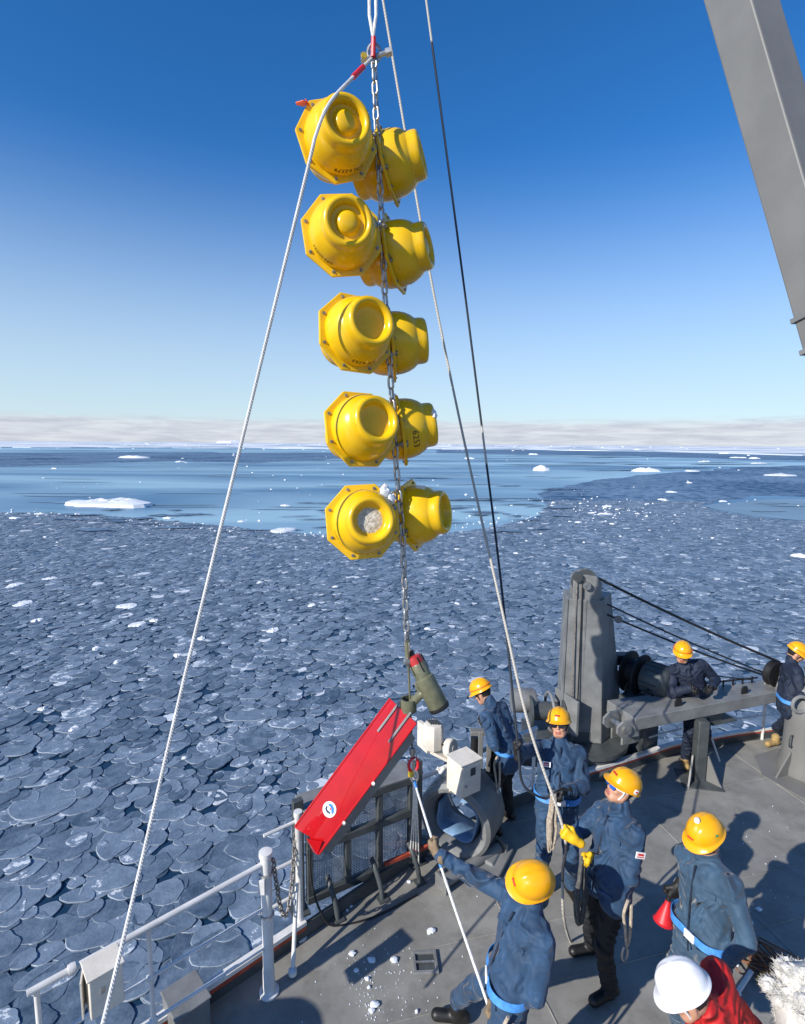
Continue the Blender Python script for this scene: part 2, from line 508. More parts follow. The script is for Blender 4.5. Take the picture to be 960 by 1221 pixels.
# brash and pancakes too far off to tell apart
m, t, b = node_mat('far_pancake_ice')
g = NN(t, 'ShaderNodeNewGeometry')
v1 = NN(t, 'ShaderNodeTexVoronoi'); v1.inputs['Scale'].default_value = 0.9
t.links.new(g.outputs['Position'], v1.inputs['Vector'])
n1 = NN(t, 'ShaderNodeTexNoise'); n1.inputs['Scale'].default_value = 0.03; n1.inputs['Detail'].default_value = 7
t.links.new(g.outputs['Position'], n1.inputs['Vector'])
sp = NN(t, 'ShaderNodeSeparateColor'); t.links.new(v1.outputs['Color'], sp.inputs[0])
ma = NN(t, 'ShaderNodeMath', operation='MULTIPLY_ADD'); ma.inputs[1].default_value = 0.55
t.links.new(sp.outputs[0], ma.inputs[0]); t.links.new(n1.outputs['Fac'], ma.inputs[2])
rp = NN(t, 'ShaderNodeValToRGB')
e = rp.color_ramp.elements
e[0].position = 0.45; e[0].color = (0.018, 0.066, 0.145, 1)
e[1].position = 1.02; e[1].color = (0.16, 0.25, 0.36, 1)
t.links.new(ma.outputs[0], rp.inputs['Fac']); t.links.new(rp.outputs[0], b.inputs['Base Color'])
b.inputs['Roughness'].default_value = 0.6; b.inputs['Specular IOR Level'].default_value = 0.2
MT['far_pancake'] = m
# pancake ice: tone per pancake, paler frosted rim
def pancake_mat(name, per_object, rim):
    m, t, b = node_mat(name)
    if per_object:
        oi = NN(t, 'ShaderNodeObjectInfo'); sq_ = NN(t, 'ShaderNodeSeparateColor'); t.links.new(oi.outputs['Color'], sq_.inputs[0]); src = sq_.outputs[0]
    else:
        at = NN(t, 'ShaderNodeAttribute', attribute_name='tone'); src = at.outputs['Fac']
    g = NN(t, 'ShaderNodeNewGeometry')
    n = NN(t, 'ShaderNodeTexNoise'); n.inputs['Scale'].default_value = 3.2; n.inputs['Detail'].default_value = 8; n.inputs['Roughness'].default_value = 0.7
    t.links.new(g.outputs['Position'], n.inputs['Vector'])
    ma = NN(t, 'ShaderNodeMath', operation='MULTIPLY_ADD'); ma.inputs[1].default_value = 0.46
    t.links.new(src, ma.inputs[0])
    t.links.new(n.outputs['Fac'], ma.inputs[2])
    rp = NN(t, 'ShaderNodeValToRGB')
    e = rp.color_ramp.elements
    if rim:
        n.inputs['Scale'].default_value = 2.1; n.inputs['Detail'].default_value = 3
        e[0].position = 0.55; e[0].color = (0.060, 0.098, 0.145, 1)
        e[1].position = 1.0; e[1].color = (0.43, 0.48, 0.53, 1)
    else:
        e[0].position = 0.40; e[0].color = (0.044, 0.075, 0.118, 1)
        e[1].position = 1.0; e[1].color = (0.205, 0.268, 0.350, 1)
        x_ = e.new(1.7); x_.color = (0.60, 0.64, 0.68, 1)
    t.links.new(ma.outputs[0], rp.inputs['Fac']); t.links.new(rp.outputs[0], b.inputs['Base Color'])
    b.inputs['Roughness'].default_value = 0.45; b.inputs['Specular IOR Level'].default_value = 0.35
    bp = NN(t, 'ShaderNodeBump'); bp.inputs['Strength'].default_value = 0.35; bp.inputs['Distance'].default_value = 0.03
    n3 = NN(t, 'ShaderNodeTexNoise'); n3.inputs['Scale'].default_value = 14; n3.inputs['Detail'].default_value = 4
    t.links.new(g.outputs['Position'], n3.inputs['Vector'])
    t.links.new(n3.outputs['Fac'], bp.inputs['Height']); t.links.new(bp.outputs[0], b.inputs['Normal'])
    return m
PAN = [pancake_mat('pancake_top', True, False), pancake_mat('pancake_rim', True, True)]
PANS = [pancake_mat('pancake_field_top', False, False), pancake_mat('pancake_field_rim', False, True)]
m, t, b = node_mat('pack_ice')
g = NN(t, 'ShaderNodeNewGeometry')
mp1 = NN(t, 'ShaderNodeMapping'); mp1.inputs['Scale'].default_value = (0.010, 0.0035, 1)
t.links.new(g.outputs['Position'], mp1.inputs['Vector'])
n1 = NN(t, 'ShaderNodeTexNoise'); n1.inputs['Scale'].default_value = 1.0; n1.inputs['Detail'].default_value = 8
t.links.new(mp1.outputs[0], n1.inputs['Vector'])
rp = NN(t, 'ShaderNodeValToRGB'); e = rp.color_ramp.elements
e[0].position = 0.42; e[0].color = (0.26, 0.36, 0.46, 1); e[1].position = 0.55; e[1].color = (0.86, 0.87, 0.88, 1)
t.links.new(n1.outputs['Fac'], rp.inputs['Fac']); t.links.new(rp.outputs[0], b.inputs['Base Color'])
b.inputs['Roughness'].default_value = 0.8
MT['pack'] = m

# the deck's seaward edge as seen from above: a function y(x)
EDGE = [(lambda q: (q.x, q.y))(P(a_, b_, z=0.16)) for a_, b_ in ((180, 1212), (230, 1179), (363, 1091), (486, 1010), (600, 948), (690, 918), (750, 900), (800, 884), (870, 871), (945, 861))]
_d = (EDGE[0][0] - EDGE[2][0], EDGE[0][1] - EDGE[2][1])
_k = (-9.0 - EDGE[0][0]) / _d[0]
EDGE = [(-9.0, EDGE[0][1] + _d[1] * _k)] + EDGE + [(EDGE[-1][0] + 1.2, EDGE[-1][1] + .25), (EDGE[-1][0] + 3, EDGE[-1][1] + .4), (12, EDGE[-1][1] + .3)]
def edge_y(x):
    if x <= EDGE[0][0]: return EDGE[0][1]
    for (a, b) in zip(EDGE[:-1], EDGE[1:]):
        if a[0] <= x <= b[0]:
            return a[1] + (b[1] - a[1]) * (x - a[0]) / (b[0] - a[0])
    return EDGE[-1][1]
def edge_dir(x):
    return Vector((0.4, edge_y(x + 0.2) - edge_y(x - 0.2), 0)).normalized()
def edge_in(x):            # unit vector from the edge on to the deck
    d = edge_dir(x)
    return Vector((d.y, -d.x, 0))

mb = MB()
R0 = 26000
mb.add([(-R0, -R0, SEA), (R0, -R0, SEA), (R0, R0, SEA), (-R0, R0, SEA)], [(0, 1, 2, 3)])
tag(mb.build('sea', MT['sea'], smooth=False), kind='structure')

def sea_sheet(name, pix, m_, dz, jit, seed, kind='stuff', label=None, cat=None):
    """irregular patch lying on the sea"""
    r = random.Random(seed)
    pts = [P(x, y, z=SEA + dz) for x, y in pix]
    out = []
    for i in range(len(pts)):
        a, b_ = pts[i], pts[(i + 1) % len(pts)]
        n = max(2, int(min(26, (b_ - a).length / max(1.5, a.y * 0.05))))
        for k in range(n):
            q = a.lerp(b_, k / n)
            s = q.y * jit
            out.append((q.x + r.gauss(0, s * 0.25), q.y + r.gauss(0, s), SEA + dz))
    me = bpy.data.meshes.new(name)
    bm = bmesh.new()
    f = bm.faces.new([bm.verts.new(p) for p in out])
    if dz > .5:                       # thick ice: walls down into the water
        ed = [e for e in bm.edges]
        r_ = bmesh.ops.extrude_edge_only(bm, edges=ed)
        for v in r_['geom']:
            if isinstance(v, bmesh.types.BMVert): v.co.z = SEA - .5
    bmesh.ops.triangulate(bm, faces=[f])
    bmesh.ops.recalc_face_normals(bm, faces=bm.faces)
    bm.to_mesh(me); bm.free()
    if max(me.polygons, key=lambda q: q.area).normal.z < 0: me.flip_normals()
    me.materials.append(m_)
    o = bpy.data.objects.new(name, me); COL.objects.link(o)
    tag(o, label, cat, kind=kind)
    return o
NEAR = [(-420, 600), (0, 611), (80, 613), (150, 617), (250, 626), (330, 634), (400, 639), (480, 640), (560, 633), (640, 618), (655, 600),
        (640, 588), (700, 574), (800, 563), (900, 557), (1010, 553), (1500, 552), (1500, 592), (960, 592), (900, 592), (850, 597), (835, 603), (860, 610), (905, 617), (960, 622), (1500, 632)]
sea_sheet('young_ice', [(-700, 532), (0, 531), (480, 532.5), (960, 537), (1700, 541), (1700, 660), (960, 640), (480, 650), (0, 640), (-700, 640)], MT['young'], 0.004, 0.0, 2,
          label='smooth open lead with young ice, sky reflection painted into its blue', cat='young ice')
sea_sheet('pancake_ice_field', NEAR[:26] + [(1500, 690), (-420, 690)], MT['far_pancake'], 0.010, 0.012, 3,
          label='blue grey far field of pancake ice beyond the open lead', cat='pancake ice')
sea_sheet('pancake_ice_field', [(-500, 541), (0, 540), (200, 539), (420, 540), (430, 545), (380, 549), (300, 552), (180, 550), (60, 555), (0, 557), (-500, 560)],
          MT['far_pancake'], 0.014, 0.018, 5, label='dark strip of brash ice below the white pack', cat='brash ice')
sea_sheet('pancake_ice_field', [(520, 536), (700, 536), (900, 540), (1500, 541), (1500, 546), (960, 549), (880, 548), (760, 544), (640, 542), (520, 540)],
          MT['far_pancake'], 0.014, 0.012, 6, label='dark streak of brash ice along the far edge of the lead', cat='brash ice')
sea_sheet('pack_ice', [(-1500, 535.0), (-300, 534), (0, 533.2), (200, 533.4), (420, 534.2), (600, 534.6), (780, 536.5), (960, 541), (1300, 541), (2500, 540), (2500, 529.9), (-1500, 529.3)] if False else
          [(-900, 533.5), (-300, 533.5), (0, 533.0), (200, 533.6), (420, 535.2), (600, 535.4), (780, 538.0), (960, 542.5), (1400, 542), (1900, 541), (1900, 539.2), (1400, 535.7), (960, 532.6), (700, 530.8), (480, 529.25), (200, 527.3), (0, 525.9), (-900, 519.6)],
          MT['pack'], 0.8, 0.012, 8, label='white band of pack ice along the horizon', cat='pack ice')

MT['grease'] = mat('grease_ice', (0.22, 0.34, 0.44), 0.5, var=0.25, scale=0.02, spec=0.3)
MT['slick'] = mat('dark_slick', (0.016, 0.075, 0.165), 0.3, var=0.2, scale=0.02, spec=0.3)
def streaks(name, m_, rows, dz, seed, label):
    r = random.Random(seed); mb = MB()
    for (x0, x1, y0, y1, n_, w0_, w1_) in rows:
        for _ in range(n_):
            px, py = r.uniform(x0, x1), r.uniform(y0, y1)
            a, b_ = P(px, py, z=SEA + dz), P(px + r.uniform(w0_, w1_), py + r.uniform(-1.2, 1.2), z=SEA + dz)
            wd = a.y * r.uniform(.004, .016); k = r.randrange(5, 9); up_, lo_ = [], []
            for i in range(k + 1):
                q = a.lerp(b_, i / k); h = wd * math.sin(math.pi * min(max(i / k, .03), .97)) * r.uniform(.4, 1.3)
                up_.append((q.x, q.y + h, SEA + dz)); lo_.append((q.x, q.y - h * r.uniform(.4, 1), SEA + dz))
            dz += .0012
            mb.add(lo_ + up_, [(i, i + 1, k + 2 + i, k + 1 + i) for i in range(k)])
    return tag(mb.build(name, m_, smooth=False), label, 'ice', kind='stuff')
streaks('grease_ice', MT['grease'], [(-60, 620, 546, 562, 26, 40, 190), (0, 480, 566, 612, 16, 40, 150), (480, 640, 548, 600, 16, 30, 110), (850, 1000, 598, 612, 6, 30, 90), (300, 700, 540, 547, 12, 40, 140)], .02, 31, 'pale streaks of grease ice across the open lead')
streaks('brash_ice', MT['far_pancake'], [(-40, 700, 543, 556, 16, 30, 140), (0, 420, 604, 632, 26, 16, 60), (430, 660, 596, 636, 26, 14, 60), (200, 640, 560, 600, 10, 20, 90), (640, 960, 543, 562, 18, 30, 120)], .09, 32, 'dark streaks of loose brash across the lead and along its edges')
sea_sheet('young_ice', [(838, 603), (905, 596), (1000, 594), (1400, 594), (1400, 634), (960, 621), (905, 616), (860, 609)], MT['grease'], .03, .004, 9, label='pale patch of young ice among the far dark pancakes', cat='young ice')
def ice_bits(seed):
    r = random.Random(seed); mb = MB()
    for _ in range(650):
        q = r.random()
        if q < .45: px, py = r.uniform(-40, 1000), 529 + (abs(r.gauss(0, 4)))
        elif q < .70:
            px = r.uniform(0, 640); py = (611 + .075 * px if px < 400 else 640 - .09 * (px - 400)) + r.gauss(0, 2.5)
        elif q < .85: px, py = r.gauss(725, 45), r.gauss(608, 9)
        else: px, py = r.uniform(0, 960), r.uniform(540, 660)
        if py < 530.5 + (px - 480) * .007: continue
        c = P(px, py, z=SEA); s_ = c.y / FPX * r.uniform(.5, 2.2); hh_ = s_ * r.uniform(.15, .5) + .05
        k = 5; a0 = r.uniform(0, 6)
        lo_ = [(c.x + s_ * math.cos(a0 + 1.2566 * i) * r.uniform(.6, 1.3), c.y + s_ * math.sin(a0 + 1.2566 * i) * r.uniform(.6, 1.3), SEA - .05) for i in range(k)]
        up_ = [(c.x + (x - c.x) * .7, c.y + (y - c.y) * .7, SEA + hh_ * r.uniform(.6, 1.2)) for x, y, _z in lo_]
        mb.add(lo_ + up_, [tuple(range(k, 2 * k))] + [(i, (i + 1) % k, k + (i + 1) % k, k + i) for i in range(k)])
    return tag(mb.build('ice_bits', MT['ice'], smooth=False), 'scatter of tiny white ice bits along the lead edges and far pack', 'ice', kind='stuff')
ice_bits(77)
def floe(name, px, py, wpx, hpx, label, seed, group=None, asp=0.55):
    r = random.Random(seed)
    c = P(px, py, z=SEA)
    s = c.y / FPX
    w, h = wpx * s, max(0.12, hpx * s)
    n, rings = (28, 7) if wpx > 40 else ((14, 4) if wpx > 10 else (9, 3))
    ph = [r.uniform(0, 6.28) for _ in range(4)]
    vs = []
    for i in range(rings + 1):
        q = i / rings
        for j in range(n):
            a = 6.2832 * j / n
            rr = (1 + .16 * math.sin(2 * a + ph[0]) + .11 * math.sin(3 * a + ph[1]) + .09 * math.sin(5 * a + ph[2]) + .06 * math.sin(9 * a + ph[3]))
            k = (1 - q) if i < rings else 0.0
            x = rr * k * w * .5 * math.cos(a); y = rr * k * w * asp * math.sin(a)
            if i == 0: z = -0.05
            elif i == 1: z = h * r.uniform(.25, .5)
            else:
                z = h * (0.45 + 0.55 * max(0, mnoise.noise(Vector((x * 3.2 / w * 2 + seed, y * 3 / w * 2, seed * .7))) + r.uniform(-.1, .35)))
            if i == 1: x *= 1.12; y *= 1.12
            vs.append(c + Vector((x, y, z)))
    mb = MB(); fs = []
    for i in range(rings):
        for j in range(n):
            j2 = (j + 1) % n
            fs.append((i * n + j, i * n + j2, (i + 1) * n + j2, (i + 1) * n + j))
    mb.add(vs, fs)
    o = mb.build(name, MT['ice'], org=c, smooth=True, angle=30)
    return tag(o, label, 'ice floe', group)
floe('ice_floe', 133, 602, 100, 9, 'long snow-covered white ice floe lying alone in the open blue lead', 11, asp=0.3)
floe('ice_floe', 645, 561, 17, 8, 'small upright white ice lump in the pale lead right of the hoisting lines', 12)
floe('ice_floe', 770, 562, 26, 6, 'jagged white floe at the edge of the far dark pancake ice', 13, asp=0.5)
floe('ice_floe', 930, 567, 32, 3, 'long flat white floe drifting before the far pack ice', 14, asp=0.5)
floe('ice_floe', 338, 633, 34, 4, 'flat white floe caught on the near edge of the open lead', 15, asp=0.5)
floe('ice_floe', 161, 546, 32, 4, 'thin white floe in the dark brash below the pack ice', 16, asp=0.5)
floe('ice_floe', 955, 664, 18, 5, 'lone white floe in the pancake ice above the crane beam cables', 17, asp=0.5)
floe('ice_floe', 276, 528.2, 26, 4, 'flat-topped iceberg standing on the horizon behind the white tag line', 18, asp=0.5)
sm = [(18, 618, 18), (47, 613, 14), (92, 613, 9), (724, 604, 14), (722, 613, 18), (705, 612, 10), (760, 613, 9), (800, 587, 14), (790, 596, 12), (862, 598, 12),
      (825, 562, 17), (822, 576, 8), (690, 623, 12), (730, 625, 9), (740, 640, 5), (850, 642, 5), (645, 637, 6), (880, 546, 22), (900, 547, 12), (865, 541, 14), (760, 537, 12),
      (636, 542, 12), (215, 551, 12), (65, 559, 10), (340, 603, 13), (200, 618, 14), (288, 622, 10), (432, 647, 8), (18, 698, 26), (28, 720, 30), (45, 740, 18), (152, 723, 34), (164, 745, 26),
      (184, 740, 14), (326, 752, 22), (240, 762, 14), (212, 782, 16), (372, 722, 16), (310, 695, 14), (60, 690, 20), (510, 750, 12), (545, 720, 10), (400, 700, 12), (115, 774, 16), (140, 790, 14),
      (51, 846, 14), (88, 870, 16), (220, 905, 12), (560, 547, 14), (840, 551, 16), (905, 553, 20), (545, 655, 8), (615, 660, 8), (660, 600, 7)]
for i, (x, y, w) in enumerate(sm):
    lb, gr = (('flat white snow-covered floe among the near ice pancakes left of the chain', 'white floes among near pancakes') if y > 690 else
              ('tiny white floe at the edge between open lead and pancake ice', 'white floes on the lead edge') if y > 600 else
              ('tiny white floe adrift in the far dark pancake ice', 'white floes in far pancake ice') if y > 570 else
              ('distant white floe fragment lying before the white pack ice', 'distant floes before the pack ice'))
    floe('ice_floe', x, y, w * (0.9 if y < 690 else 0.75), (2.2 if y < 690 else 1.2), lb, 40 + i, gr, asp=0.42 if y < 690 else 0.6)

# pancakes ---------------------------------------------------------------
def in_poly(x, y, poly):
    c = False; j = len(poly) - 1
    for i in range(len(poly)):
        xi, yi = poly[i]; xj, yj = poly[j]
        if (yi > y) != (yj > y) and x < (xj - xi) * (y - yi) / (yj - yi) + xi: c = not c
        j = i
    return c
NEARW = [(lambda q: (q.x, q.y))(P(x, y, z=SEA)) for x, y in NEAR] + [(60, 2), (-60, 2)]
def pancake_arrays(n, r, hi=True):
    """irregular plate with a raised, frosted rim; local, unit mean radius about 0.3 m"""
    ph = [r.uniform(0, 6.28) for _ in range(3)]
    asp = r.uniform(0.62, 0.95)
    pancake_arrays.asp = asp
    out = []
    prof = [(1.0, -0.025), (0.998, -0.002), (0.985, 0.005), (0.955, 0.005), (0.60, 0.000)] if hi else [(1.0, -0.018), (0.985, 0.004), (0.93, 0.003)]
    for (k, z) in prof:
        for j in range(n):
            a = 6.2832 * j / n
            rr = 1 + .10 * math.sin(2 * a + ph[0]) + .07 * math.sin(3 * a + ph[1]) + .05 * math.sin(5 * a + ph[2])
            jz = z + (mnoise.noise(Vector((math.cos(a) * 2 + ph[0] * 9, math.sin(a) * 2, k * 3))) * .006 if z > 0 else 0)
            out.append((rr * k * math.cos(a), rr * k * asp * math.sin(a), jz))
    out.append((0, 0, 0.004))
    fs, ms = [], []
    L = len(prof)
    for i in range(L - 1):
        for j in range(n):
            j2 = (j + 1) % n
            fs.append((i * n + j, i * n + j2, (i + 1) * n + j2, (i + 1) * n + j)); ms.append(1 if 0 < i < (3 if hi else 2) else 0)
    for j in range(n):
        fs.append(((L - 1) * n + j, (L - 1) * n + (j + 1) % n, L * n)); ms.append(0)
    return np.array(out), fs, ms
pr = random.Random(21)
cand = []
gx, gy = 0.385, 0.355
yy = 3.2
row = 0
while yy < 88:
    g2 = (1.22 - .022 * (yy - 4) if yy < 14 else 1.0) if yy < 30 else (1.0 + (yy - 30) * 0.010)
    half = yy * 0.95 + 3
    xx = -half + (row % 2) * gx * .5
    while xx < half:
        x = xx + pr.uniform(-.17, .17); y = yy + pr.uniform(-.16, .16)
        if y > edge_y(x) + 0.45 and in_poly(x, y, NEARW):
            # cracks and openings between the rafts of pancakes
            op = mnoise.noise(Vector((x * .16, y * .09, 3.1))) + .5 * mnoise.noise(Vector((x * .5, y * .45, 8.8)))
            if op > -1.3:
                cand.append((x, y, min(0.66, max(0.17, pr.lognormvariate(math.log(0.275), 0.34))) * g2))
        xx += gx * g2
    yy += gy * g2
    row += 1
# which ones show largest
EDGEPX = [(P_[0], P_[1]) for P_ in [project((x, edge_y(x), 0.1))[:2] for x in np.linspace(-3.4, 8.0, 60)]]
def edge_py(px):
    for a, b_ in zip(EDGEPX[:-1], EDGEPX[1:]):
        if a[0] <= px <= b_[0]: return a[1] + (b_[1] - a[1]) * (px - a[0]) / (b_[0] - a[0])
    return 2000 if px < EDGEPX[0][0] else 800
vis = []
for i, (x, y, r) in enumerate(cand):
    if y > 22: continue
    px, py, q = project((x, y, SEA))
    if -8 < px < 968 and py < 1226 and py < edge_py(px) + 4:
        vis.append((-r / q, i))
vis.sort()
chosen = set(i for _, i in vis[:295])
TPL = []; TASP = []
for k in range(24):
    va, fs, ms = pancake_arrays(22, pr)
    me = bpy.data.meshes.new('ice_pancake')
    me.from_pydata([tuple(v) for v in va], [], fs)
    for mm_ in PAN: me.materials.append(mm_)
    me.polygons.foreach_set('material_index', ms)
    me.polygons.foreach_set('use_smooth', [True] * len(fs))
    TPL.append(me); TASP.append(pancake_arrays.asp)
def tilt():
    return pr.gauss(-0.012, 0.018), pr.gauss(-0.02, 0.02), pr.gauss(0.35, 0.8)
SV, SF, SM, ST = [], [], [], []
off = 0
LO = [[pancake_arrays(n, pr, hi) for _ in range(10)] for n, hi in ((14, True), (9, False), (6, False))]
for i, (x, y, r) in enumerate(cand):
    tx, ty, tz = tilt()
    z = SEA + 0.012 + pr.uniform(0, 0.022)
    Rm = Matrix.Rotation(tx, 3, 'X') @ Matrix.Rotation(ty, 3, 'Y') @ Matrix.Rotation(tz, 3, 'Z')
    if i in chosen:
        ti = pr.randrange(24)
        o = bpy.data.objects.new('ice_pancake', TPL[ti])
        tn_ = pr.random(); o.color = (tn_, tn_, tn_, 1)
        COL.objects.link(o)
        M4 = Rm.to_4x4() @ Matrix.Diagonal((r * 1.08, r * 1.08, 1.0, 1))
        M4.translation = (x, y, z)
        o.matrix_world = M4
        lb = ('%s %s %s ice pancake with frosted rim floating beside the ship' % ('small' if r < .29 else ('broad' if r > .42 else 'middling'), 'oblong' if TASP[ti] < .74 else ('oval' if TASP[ti] < .85 else 'round'),
              'dark slate' if tn_ < .33 else ('pale grey' if tn_ > .67 else 'blue grey')))
        tag(o, lb, 'ice pancake', lb.split(' ice')[0] + ' ice pancakes')
        continue
    lv = 0 if y < 24 else (1 if y < 45 else 2)
    va, fs, ms = LO[lv][pr.randrange(10)]
    R_ = np.array(Rm)
    q = (va * np.array([r, r, 1.0])) @ R_.T + np.array([x, y, z])
    SV.append(q); SF += [tuple(a + off for a in f) for f in fs]; SM += ms
    ST.append(np.full(len(va), pr.random() if pr.random() > .012 else 2.2)); off += len(va)
me = bpy.data.meshes.new('pancake_ice')
me.from_pydata(np.concatenate(SV), [], SF)
for mm_ in PANS: me.materials.append(mm_)
me.polygons.foreach_set('material_index', SM)
me.polygons.foreach_set('use_smooth', [True] * len(SF))
at = me.attributes.new('tone', 'FLOAT', 'POINT')
at.data.foreach_set('value', np.concatenate(ST))
o = bpy.data.objects.new('pancake_ice', me); COL.objects.link(o)
tag(o, 'dense field of small blue grey ice pancakes covering the sea', 'pancake ice', kind='stuff')
print('pancakes', len(cand), 'faces', len(SF))

# ------------------------------------------------------------------ ship: deck, hull side, edge coaming
dx = np.linspace(-9, 11, 70)
edge_pts = [(x, edge_y(x)) for x in dx]
poly = edge_pts + [(11, -6), (-9, -6)]
mb = MB()
mb.prism(poly, (0, 0, -0.06), Matrix.Identity(3), 0.06)
deck = tag(mb.build('deck', MT['deck'], smooth=False), kind='structure')
mb = MB()
vs, fs = [], []
for i, (x, y) in enumerate(edge_pts):
    i_ = edge_in(x)
    vs += [(x + i_.x * .01, y + i_.y * .01, -.06), (x + i_.x * .35, y + i_.y * .35, SEA - .8)]
for i in range(len(edge_pts) - 1):
    fs.append((2 * i, 2 * i + 2, 2 * i + 3, 2 * i + 1))
mb.add(vs, fs)
tag(mb.build('hull', MT['hull'], smooth=True), kind='structure')
# weld seams and doubler plates on the deck
mb0 = [((-2.2, 2.9), (6.5, 5.1)), ((0.3, 4.05), (9.5, 6.35)), ((-0.2, 5.2), (7.4, 7.1)), ((1.2, 3.2), (0.55, 5.9)), ((3.4, 3.4), (2.5, 7.0)), ((5.2, 3.6), (4.4, 7.6))]
for a, b_ in mb0:
    mb = MB()
    pts = [Vector((*a, 0.001)).lerp(Vector((*b_, 0.001)), k / 24) + Vector((RND.gauss(0, .002), RND.gauss(0, .002), 0)) for k in range(25)]
    mb.tube(pts, 0.006, 5)
    o = mb.build('weld_seam', MT['deck'], deck)
# coaming: low plate along the edge, white capped with red lead showing at its foot
def strip(name, m_, inset, w, z0, z1, xa, xb, parent=None, label=None, n=60):
    mb = MB(); vs = []; fs = []
    xs = np.linspace(xa, xb, n)
    for x in xs:
        i_ = edge_in(x)
        for ins, z in ((inset, z0), (inset + w, z0), (inset + w, z1), (inset, z1)):
            vs.append((x + i_.x * ins, edge_y(x) + i_.y * ins, z))
    for i in range(n - 1):
        for j in range(4):
            j2 = (j + 1) % 4
            fs.append((i * 4 + j, i * 4 + j2, i * 4 + 4 + j2, i * 4 + 4 + j))
    fs += [(3, 2, 1, 0), tuple(range(4 * n - 4, 4 * n))]
    mb.add(vs, fs)
    return mb.build(name, m_, parent, smooth=False)
co = thing('deck_coaming', 'low grey coaming plate with white cap along the edge of the deck', 'coaming', (0, 5, 0))
strip('coaming_plate', MT['grey_dark'], 0.03, 0.03, 0.0, 0.13, -6, 9.5, co)
strip('red_lead_band', MT['redlead'], 0.062, 0.004, 0.085, 0.126, -6, P(360, 1093, z=.16).x, co)
strip('red_lead_band', MT['redlead'], 0.062, 0.004, 0.100, 0.126, P(640, 936, z=.16).x, 9.5, co)
XA, XB = P(360, 1093, z=.16).x, P(640, 936, z=.16).x
strip('cap', MT['white'], 0.01, 0.065, 0.131, 0.165, -6, XA, co)
strip('cap', MT['white'], 0.01, 0.065, 0.131, 0.165, XB, 9.5, co)

# ------------------------------------------------------------------ left railing
RB = P(321, 1183, z=0)
_q = P(32, 1185, z=1.08); RLEN = (Vector((_q.x, _q.y, 0)) - RB).length
RD = (RB - Vector((_q.x, _q.y, 0))).normalized()                       # foot of the stout post
rl = thing('guard_rail', 'white tubular guard rail with three bars ending at the stout white post', 'railing', RB)
for k, (h, r) in enumerate(((1.08, .020), (0.72, .0125), (0.40, .0125))):
    mb = MB()
    a = RB + RD * (-0.03) + Vector((0, 0, h)); b_ = RB - RD * (RLEN if k == 0 else RLEN + 1) + Vector((0, 0, h))
    mb.tube(line([a, b_], 4), r, 12)
    if k == 0: mb.lathe([(.0, -.02), (.03, -.02), (.033, 0), (.03, .02), (0, .02)], 12, b_ + RD * .22, RD)
    mb.build('rail_bar', MT['white'], rl)
for s in (RLEN * .56, RLEN * .97):
    mb = MB()
    a = RB - RD * s
    mb.tube(line([a + Vector((0, 0, 0)), a + Vector((0, 0, 1.07))], 3), .015, 10)
    for h in (0.72, .40): mb.lathe([(0, -.022), (.022, -.022), (.022, .022), (0, .022)], 10, a + Vector((0, 0, h)), RD)
    mb.lathe([(0, 0), (.055, 0), (.055, .012), (.02, .02), (0, .02)], 12, a)
    mb.build('stanchion', MT['white'], rl)
bp_ = thing('rail_post', 'stout white pipe post with flanged foot at the end of the guard rail', 'post', RB)
mb = MB()
mb.lathe([(0, .0), (.075, 0), (.075, .015), (.046, .022), (.044, .2), (.040, .23), (.040, 1.13), (.049, 1.135), (.049, 1.17), (.0, 1.175)], 20, RB)
mb.build('pipe', MT['white'], bp_)
for h in (1.0, 0.66):
    mb = MB(); mb.tube([RB + Vector((.045 * math.cos(q), .045 * math.sin(q), h)) for q in np.linspace(0, 6.28, 17)[:-1]], .010, 6, closed=True); mb.build('hoop', MT['steel'], bp_)
mb = MB(); mb.box(RB + Vector((-.02, -.05, .93)), (.05, .03, .12), None); mb.build('latch', MT['white'], bp_, bevel=.004)
S2 = P(358, 1117, z=0)
sp_ = thing('rail_stanchion', 'slim white stanchion with short bars beside the mesh gate', 'post', S2)
mb = MB(); mb.lathe([(0, 0), (.06, 0), (.06, .014), (.03, .02), (.03, 1.10), (.036, 1.11), (.036, 1.15), (0, 1.15)], 14, S2); mb.build('pipe', MT['white'], sp_)
for h in (1.06, .72, .40):
    mb = MB(); mb.tube(line([S2 + Vector((-.02, 0, h)), S2 + Vector((-.24, -.17, h))], 2), .014, 8); mb.build('rail_bar', MT['white'], sp_)
LP = P(349, 1161, z=0.02)
pole = MB(); pole.tube(line([LP, P(354, 1053, y=S2.y - .06)], 3), .017, 10); pole.lathe([(0, -.02), (.034, -.015), (.034, .02), (0, .035)], 12, LP + Vector((0, 0, .012)))
tag(pole.build('loose_pole', MT['white'], org=LP), 'thin white pole with round foot leaning on the slim stanchion', 'pole')

